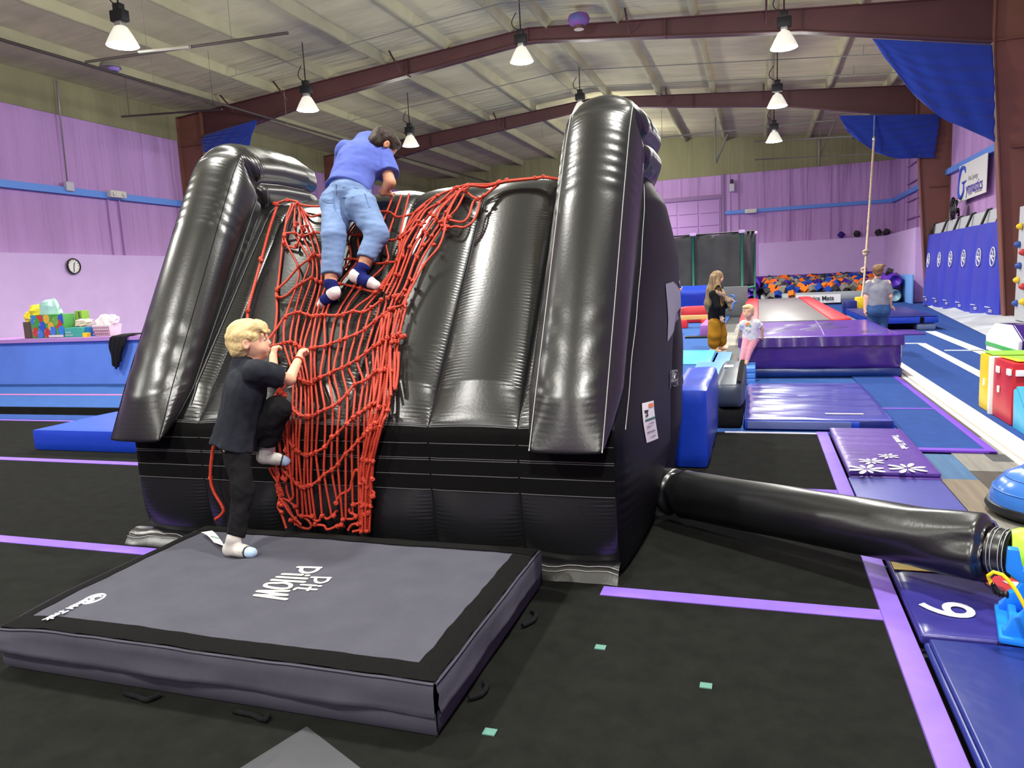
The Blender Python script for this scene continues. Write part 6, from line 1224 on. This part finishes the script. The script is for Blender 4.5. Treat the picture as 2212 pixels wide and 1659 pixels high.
# ---------------------------------------------------------------- the dark-haired boy in blue at the top of the net
def boy_blue():
    def FA(x, y, o):
        p0 = np.array([0, 3.462, .76])+FNRM*o; d = ray(x, y); return C0+d*((p0-C0)@FNRM)/(d@FNRM)
    root = thing('person', 'dark-haired boy in blue T-shirt and jeans near the top of the net, seen from behind', 'person', FA(715, 640, .09))
    anL, knL, hipL = FA(714, 612, .16), FA(722, 512, .25), FA(728, 440, .24); heL, toL = FA(722, 632, .13), FA(694, 658, .07)
    anR, knR, hipR = FA(784, 577, .16), FA(814, 506, .20), FA(782, 446, .24); heR, toR = FA(768, 596, .15), FA(812, 616, .11)
    pel, chest, neck = FA(755, 418, .25), FA(778, 345, .27), FA(802, 298, .28); hc = FA(829, 312, .27)
    shL, shR = FA(748, 325, .25), FA(826, 333, .24); elR, wrR = FA(842, 394, .18), FA(826, 416, .14); elL, wrL = FA(742, 375, .10), FA(765, 408, .07)
    up = nrm(chest-pel); lat = nrm(shR-shL); Rm = head_rot((.40, .62, -.68), (.42, .35, .80))
    lo, hi = bounds([toL, toR, hc+[.1, .1, .12], wrR, shL, anL, knR, elL], .09); S = Sdf(lo, hi, .006)
    W, f = head(S, hc, Rm, .195); S.cap(neck-up*.03, hc-Rm[2]*.06, .043, .042, .02)
    S.cap(pel, chest, .09, .10, .04, sq=(lat, .8)); S.cap(shL*.85+shR*.15, shR*.85+shL*.15, .05, .05, .03)
    S.chain([shR, elR, wrR], [.045, .036, .025], .015); S.chain([shL, elL, wrL], [.045, .034, .024], .015)
    hand(S, wrR, FA(846, 417, .10)-wrR, (0, .6, -.7), None, 1.0, (.6, .8), 1); hand(S, wrL, (.3, .6, .2), (0, .5, -.8), None, 1.0, (.7, .8), 1)
    S.chain([hipR, knR, anR], [.08, .058, .036], .02); S.chain([hipL, knL, anL], [.08, .058, .036], .02); S.chain([anR, heR, toR], [.032, .032, .022], .01); S.chain([anL, heL, toL], [.032, .032, .022], .01)
    S.surf('body', SKIN2, root); face_bits(W, Rm, f, root, mat('dark_brow', '3a2c22', .8))
    NV = mat('navy_sock', '1d2360', .9, .1); WS = mat('white_sock', 'ded9d6', .9, .1)
    for an, he, to, kn in ((anR, heR, toR, knR), (anL, heL, toL, knL)):
        lo, hi = bounds([an, he, to, an+nrm(kn-an)*.03], .06); S = Sdf(lo, hi, .004); d = nrm(to-he); L = np.linalg.norm(to-he)
        S.cap(an+nrm(kn-an)*.006, an, .037, .037, .01, 1); S.chain([an, he, to], [.037, .037, .028], .02); S.ell(he+(to-he)*.6, (.042, .042, .033), None, .02); axd = nrm(an-he)
        S.surf('sock', [NV, WS], root, lambda P, he=he, d=d, L=L, axd=axd: np.where(((P-he)@d > L*.72) | (((P-he)@d < L*.22) & ((P-he)@axd < .022)), 1, 0))
    JE = mat('light_denim', '6f86ad', .9, .15, .16, (9, 9, 4), bump=.4, bs=(22, 22, 10), bdist=.012)
    lo, hi = bounds([pel+up*.05, anR, knR, anL, hipL], .13); S = Sdf(lo, hi, .006)
    S.ell(pel-up*.02-FNRM*(-.0), (.125, .105, .10), None, .03); S.cap(pel+up*.04, pel-up*.02, .112, .118, .03, 1, sq=(lat, .82))
    S.ell(hipL+FNRM*.02-up*.015, (.092, .09, .09), None, .03); S.ell(hipR+FNRM*.02-up*.015, (.092, .09, .09), None, .03)
    S.chain([hipR, knR, anR+nrm(knR-anR)*.055], [.098, .072, .058], .025, 2); S.chain([hipL, knL, anL+nrm(knL-anL)*.05], [.098, .074, .060], .025, 2)
    S.fold(.005, 7, 8, (1, 1, 1.6)).fold(.0022, 22, 9, (.6, .6, 2.2)); jeans = S.surf('jeans', JE, root)
    st = mat('denim_seam', '5d7aa6', .9)
    def onback(px, py): # pocket and seam lines laid on the cloth
        d = ray(px, py); hit = bpy.context.scene.ray_cast if False else None
        me = jeans.data; best = None
        V = ONB['V']; w = (V-C0)@FWD; q = PX(V); e = (q[:, 0]-px)**2+(q[:, 1]-py)**2; k = np.where(e < 9)[0]
        if not len(k): k = np.argsort(e)[:6]
        return V[k[np.argmin(w[k])]]-d/np.linalg.norm(d)*.003
    ONB = {'V': np.array([v.co[:] for v in jeans.data.vertices])}
    for pts in (((725, 397), (724, 412), (722, 432), (726, 452), (738, 470)), ((738, 428), (760, 424), (790, 417)), ((694, 432), (706, 437), (716, 436)), ((740, 402), (770, 404), (795, 412)), ((790, 417), (794, 430), (800, 445))):
        try: tube('denim_seam', [onback(*p) for p in pts], .0025, st, jeans, k=5)
        except Exception: pass
    BT_ = TEE('blue_cotton', '5a69b6'); hem = FA(750, 412, .26); lo, hi = bounds([hem, shR, shL, neck+up*.05, elR, elL, chest], .16); S = Sdf(lo, hi, .006)
    S.cap(hem, chest-up*.02, .128, .118, .03, 1, sq=(lat, .86)); S.cap(chest-up*.04, neck-up*.05, .118, .08, .04, sq=(lat, .8)); S.cap(shL*.85+shR*.15, shR*.85+shL*.15, .062, .062, .035)
    S.cap(shR, shR+(elR-shR)*.72, .068, .074, .02, 2); S.cap(shL, shL+(elL-shL)*.7, .066, .07, .02, 2); S.cap(neck-up*.03, neck+up*.012, .055, .05, .015, 2)
    S.fold(.008, 6, 15, (1, 1, 1.4)).fold(.003, 17, 16, (.5, .5, 1.8)); S.surf('t_shirt', BT_, root)
    HD = mat('dark_hair', '2b1d15', .6, .35, .25, (60, 60, 60), bump=.6, bs=(150, 150, 150), bdist=.004); lo, hi = bounds([hc], .15); S = Sdf(lo, hi, .004)
    S.ell(W(0, -.011, .024), (.081, .098, .086), Rm, 0); S.ell(W(0, -.05, -.03), (.066, .055, .055), Rm, .02); S.ell(W(0, .05, .06), (.06, .045, .032), Rm, .015); S.fold(.003, 40, 3)
    S.ell(W(0, .075, -.055), (.075, .06, .08), Rm, 0, 's'); S.ell(W(0, .09, -.005), (.055, .03, .03), Rm, 0, 's')
    for x in (-1, 1): S.ell(W(x*.085, .0, -.015), (.022, .026, .034), Rm, 0, 's')
    S.surf('hair', HD, root, smooth=1)
boy_blue()
# ---------------------------------------------------------------- the toddler
def toddler():
    Y = YP; Yt = 10.58; root = thing('person', 'toddler in white T-shirt and pink leggings leaning on the big purple mat', 'person', Y(1608, 788, 10.45))
    hc = Y(1616, 673, 10.55); neck = Y(1619, 690, 10.58); shR, shL = Y(1605, 699, 10.58), Y(1635, 697, 10.6); pel, chest = Y(1622, 727, 10.66), Y(1620, 708, 10.62)
    hipR, hipL = Y(1614, 733, 10.64), Y(1629, 733, 10.66); knR, knL = Y(1608, 757, 10.53), Y(1619, 757, 10.53); anR, anL = Y(1601, 781, 10.44), Y(1612, 782, 10.45); toR, toL = Y(1594, 788, 10.33), Y(1607, 790, 10.33)
    elL, wrL = Y(1646, 710, 10.66), Y(1646, 724, 10.70); elR, wrR = Y(1600, 712, 10.68), Y(1603, 724, 10.74); up = nrm(chest-pel); lat = nrm(shR-shL); Rm = head_rot((-.22, -.95, .08), (.03, .08, 1))
    lo, hi = bounds([toR, toL, hc+[0, 0, .1], wrL, wrR, elL], .08); S = Sdf(lo, hi, .0065); W, f = head(S, hc, Rm, .178); S.cap(neck-up*.02, hc-[0, 0, .06], .034, .034, .02)
    S.cap(pel, chest, .07, .07, .03, sq=(lat, .8)); S.cap(shL, shR, .035, .035, .02); S.chain([shR, elR, wrR], [.033, .026, .019], .012); S.chain([shL, elL, wrL], [.033, .026, .019], .012)
    hand(S, wrL, (.1, .15, -1), (-.3, .9, 0), None, .72, (.3, .4), 1); hand(S, wrR, (.1, .3, -.9), (.3, .9, 0), None, .72, (.3, .4), -1)
    for h_, k_, a_, t_ in ((hipR, knR, anR, toR), (hipL, knL, anL, toL)): S.chain([h_, k_, a_], [.055, .038, .026], .015); S.chain([a_, a_-[0, -.02, .025], t_], [.026, .026, .018], .012)
    S.surf('body', SKIN, root); face_bits(W, Rm, f, root, BROWM)
    lo, hi = bounds([pel, anR, anL, hipL, hipR], .1); S = Sdf(lo, hi, .0065); S.ell(pel, (.085, .085, .075), None, .02)
    for h_, k_, a_ in ((hipR, knR, anR), (hipL, knL, anL)): S.chain([h_, k_, a_+nrm(k_-a_)*.02], [.066, .047, .034], .012, 2)
    S.fold(.004, 20, 4); S.surf('leggings', mat('pink_cotton', 'dd9aa8', .9, .15, .06, (15, 15, 15)), root)
    lo, hi = bounds([pel, shR, shL, elL, elR, neck], .1); S = Sdf(lo, hi, .0065); S.cap(pel-up*.02, chest, .098, .084, .02, 1, sq=(lat, .86)); S.cap(shL, shR, .048, .048, .03); S.cap(shL, shL+(elL-shL)*.6, .046, .05, .015, 2); S.cap(shR, shR+(elR-shR)*.6, .046, .05, .015, 2); S.cap(neck-up*.02, neck, .042, .04, .01, 2); S.fold(.005, 15, 6); tee = S.surf('t_shirt', mat('white_cotton', 'e4e2e0', .9, .15, .03, (15, 15, 15)), root)
    V = np.array([v.co[:] for v in tee.data.vertices]); q = PX(V)
    def dot(px, py, rx, rz, c):
        e = (q[:, 0]-px)**2+(q[:, 1]-py)**2; k = np.argsort(e)[:10]; p = V[k[np.argmin(V[k, 1])]]; n = 10
        P = [p+np.array([rx*math.cos(a), -.010, rz*math.sin(a)]) for a in np.linspace(0, 2*math.pi, n, endpoint=False)]; P2 = [x+np.array([0, .02, 0]) for x in P]
        mesh('shirt_print', P+P2, [list(range(n))]+[[i, i+n, (i+1) % n+n, (i+1) % n] for i in range(n)], mat('print_'+c, c, .8), tee, smooth=False)
    for a in ((1616, 699, .03, .022, 'e39a4a'), (1619, 704, .022, .016, '6fb7a8'), (1612, 704, .012, .014, 'd86a7c'), (1613, 713, .014, .006, 'e0c24a'), (1615, 718, .006, .014, '7a8fb0'), (1620, 716, .007, .007, '55504e')): dot(*a)
    lo, hi = bounds([hc], .14); S = Sdf(lo, hi, .005); S.ell(W(0, -.012, .028), np.array([.083, .098, .086])*f, Rm, 0); S.ell(W(0, -.045, -.03), np.array([.078, .06, .07])*f, Rm, .02); S.ell(W(.02, .055, .066), np.array([.055, .045, .03])*f, Rm, .02); S.fold(.004, 22, 7); S.ell(W(0, .08, -.04), np.array([.066, .06, .085])*f, Rm, 0, 's'); S.surf('hair', MATS['fair_hair'], root, smooth=1)
toddler()
# ---------------------------------------------------------------- woman with long hair
def woman_long():
    Yw = 14.64; Y = lambda x, y, d=0: YP(x, y, Yw+d); root = thing('person', 'long-haired woman in black jumper and mustard trousers standing on the blue carpet', 'person', Y(1545, 757))
    hc = Y(1551, 599); neck = Y(1549, 622); shR, shL = Y(1541, 637, -.16), Y(1556, 635, .17); pel, chest = Y(1548, 690), Y(1549, 650); hipR, hipL = Y(1545, 697, -.09), Y(1552, 696, .09); knR, knL = Y(1543, 724, -.1), Y(1556, 722, .12); anR, anL = Y(1540, 752, -.06), Y(1557, 748, .14); toR, toL = Y(1556, 758, -.12), Y(1569, 753, .08)
    elR, wrR = Y(1551, 663, -.26), Y(1558, 684, -.2); elL, wrL = Y(1566, 660, .2), Y(1574, 652, .05); up = np.array([0, 0, 1.]); lat = nrm(shR-shL); Rm = head_rot((.93, .30, -.05), (0, 0, 1))
    lo, hi = bounds([toR, toL, hc+[0, 0, .13], wrR, wrL, shL, shR], .12); S = Sdf(lo, hi, .010); W, f = head(S, hc, Rm, .215); S.cap(neck-up*.04, hc-[0, 0, .06], .05, .05, .02)
    S.cap(pel, chest, .11, .11, .04, sq=(lat, .75)); S.cap(shL, shR, .06, .06, .03); S.chain([shR, elR, wrR], [.05, .038, .027], .015); S.chain([shL, elL, wrL], [.05, .038, .027], .015); hand(S, wrR, (.15, .1, -1), (.5, .8, 0), None, 1.25, (.3, .4), 1); hand(S, wrL, (.7, -.1, .3), (0, -.5, -.8), None, 1.25, (.5, .6), 1)
    for h_, k_, a_, t_ in ((hipR, knR, anR, toR), (hipL, knL, anL, toL)): S.chain([h_, k_, a_], [.09, .06, .038], .02); S.chain([a_, a_-[.02, 0, .035], t_], [.036, .034, .024], .012); 
    S.surf('body', SKIN, root); face_bits(W, Rm, f, root, BROWM)
    lo, hi = bounds([pel, anR, anL, hipL, hipR], .16); S = Sdf(lo, hi, .010); S.ell(pel, (.14, .16, .12), None, .03)
    for h_, k_, a_ in ((hipR, knR, anR), (hipL, knL, anL)): S.chain([h_, k_, a_+nrm(k_-a_)*.10, a_+nrm(k_-a_)*.03], [.125, .125, .11, .065], .02, 2)
    S.fold(.014, 8, 4, (1, 1, .35)); S.surf('trousers', mat('mustard_cotton', '9a6a1c', .9, .15, .12, (9, 9, 3)), root)
    lo, hi = bounds([pel-[0, 0, .1], shR, shL, wrR, wrL, elR, neck], .16); S = Sdf(lo, hi, .010); S.cap(pel-up*.02, chest, .155, .14, .03, 1, sq=(lat, .8)); S.cap(shL, shR, .082, .082, .04); S.chain([shR, elR, elR+(wrR-elR)*.85], [.076, .062, .05], .02, 2); S.chain([shL, elL, elL+(wrL-elL)*.85], [.076, .062, .05], .02, 2); S.fold(.01, 10, 6, (1, 1, .5)); S.surf('jumper', mat('black_knit', '151517', .95, .1), root)
    lo, hi = bounds([neck, shR, shL, Y(1582, 668)], .16); S = Sdf(lo, hi, .010); S.ell(Y(1549, 634), (.15, .22, .09), None, .03); S.chain([Y(1560, 638, -.1), Y(1574, 650, -.08), Y(1578, 668, -.06)], [.06, .055, .035], .03); S.fold(.014, 12, 8); S.surf('scarf', mat('floral_scarf', 'b49a80', .9, .1, .3, (22, 22, 22), col2='5f4a3c'), root)
    HL = mat('long_hair', '9c8058', .55, .4, .35, (30, 30, 4), col2='4f3b28', bump=.7, bs=(60, 60, 6), bdist=.01); lo, hi = bounds([hc, Y(1538, 695), Y(1560, 690)], .19); S = Sdf(lo, hi, .009)
    S.ell(W(0, -.014, .026), np.array([.088, .102, .09])*f, Rm, 0); S.chain([W(0, -.07, 0), Y(1539, 625), Y(1534, 655), Y(1537, 690)], [.085, .10, .10, .03], .04, sq=(lat, .7)); S.chain([W(.06, -.02, -.02), Y(1551, 630, -.18), Y(1556, 655, -.2), Y(1554, 683, -.2)], [.04, .06, .06, .02], .03)
    S.fold(.014, 18, 5, (1, 1, .12)); S.ell(W(0, .085, -.05), np.array([.075, .06, .10])*f, Rm, 0, 's'); S.surf('hair', HL, root, smooth=1)
woman_long()
# ---------------------------------------------------------------- woman in the grey T-shirt, from behind
def woman_grey():
    Yw = 14.25; Y = lambda x, y, d=0: YP(x, y, Yw+d); b = Y(1896, 690); root = thing('person', 'short-haired person in grey T-shirt and jeans seen from behind by the climbing rope', 'person', (b[0], Yw, 0))
    hc = Y(1896, 585); neck = Y(1896, 601); shL, shR = Y(1877, 612), Y(1917, 612); pel, chest = Y(1897, 664), Y(1897, 628); X = b[0]
    hipL, hipR = Y(1887, 672), Y(1908, 672); knL, knR = np.array([hipL[0]-.02, Yw, .44]), np.array([hipR[0]+.0, Yw+.02, .44]); anL, anR = np.array([hipL[0]-.03, Yw, .07]), np.array([hipR[0]+.02, Yw, .07]); toL, toR = anL+[-.03, .16, -.035], anR+[.04, .16, -.035]
    elL, wrL = Y(1871, 641), Y(1869, 668); elR, wrR = Y(1923, 640), Y(1922, 661, .1); up = np.array([0, 0, 1.]); lat = nrm(shR-shL); Rm = head_rot((-.12, .99, .02), (0, 0, 1))
    lo, hi = bounds([toL, toR, hc+[0, 0, .13], wrL-[.05, 0, .12], wrR+[.1, 0, -.05], anL-[0, .05, .05]], .1); S = Sdf(lo, hi, .010); W, f = head(S, hc, Rm, .205); S.cap(neck-up*.04, hc-[0, 0, .06], .05, .05, .02)
    S.cap(pel, chest, .12, .125, .04, sq=(lat, .72)); S.cap(shL, shR, .06, .06, .03); S.chain([shR, elR, wrR], [.052, .042, .029], .015); S.chain([shL, elL, wrL], [.052, .042, .029], .015); hand(S, wrL, (.0, .1, -1), (.9, .2, 0), None, 1.25, (.3, .4), 1); hand(S, wrR, (.75, .2, -.4), (0, .4, -.9), None, 1.25, (.3, .4), 1)
    for h_, k_, a_, t_ in ((hipR, knR, anR, toR), (hipL, knL, anL, toL)): S.chain([h_, k_, a_], [.09, .06, .038], .02); S.chain([a_, a_-[0, .03, .03], t_], [.036, .036, .026], .012)
    S.surf('body', SKIN, root); face_bits(W, Rm, f, root, MATS['dark_brow'])
    lo, hi = bounds([pel+[0, 0, .1], anR, anL, hipL, hipR], .16); S = Sdf(lo, hi, .010); S.cap(pel+up*.06, pel-up*.03, .145, .155, .03, 1, sq=(lat, .8)); S.ell(hipL+[0, -.04, -.01], (.105, .11, .11), None, .03); S.ell(hipR+[0, -.04, -.01], (.105, .11, .11), None, .03)
    for h_, k_, a_ in ((hipR, knR, anR), (hipL, knL, anL)): S.chain([h_, k_, a_+[0, 0, .02]], [.11, .075, .06], .02, 2)
    S.fold(.006, 12, 4); S.surf('jeans', mat('mid_denim', '33507f', .9, .15, .15, (9, 9, 4)), root)
    lo, hi = bounds([pel, shR, shL, elL, elR, neck], .17); S = Sdf(lo, hi, .010); S.cap(Y(1897, 660), chest, .138, .13, .03, 1, sq=(lat, .76)); S.cap(shL*.9+shR*.1, shR*.9+shL*.1, .062, .062, .04); S.cap(shL, shL+(elL-shL)*.8, .060, .064, .02, 2); S.cap(shR, shR+(elR-shR)*.8, .060, .064, .02, 2); S.cap(neck-up*.04, neck+up*.005, .065, .058, .02, 2); S.fold(.006, 9, 6, (1, 1, .8)); S.surf('t_shirt', mat('grey_jersey', '80838d', .92, .15, .06, (12, 12, 12)), root)
    lo, hi = bounds([hc], .19); S = Sdf(lo, hi, .008); S.ell(W(0, -.014, .024), np.array([.086, .10, .088])*f, Rm, 0); S.ell(W(0, -.05, -.04), np.array([.062, .05, .055])*f, Rm, .03); S.ell(W(.05, -.03, .085), np.array([.06, .06, .026])*f, Rm, .02); S.fold(.008, 16, 3); S.ell(W(0, .085, -.05), np.array([.085, .07, .09])*f, Rm, 0, 's'); S.surf('hair', mat('brown_hair', '6f5236', .6, .35, .25, (30, 30, 30), bump=.6, bs=(60, 60, 60), bdist=.008), root, smooth=1)
woman_grey()
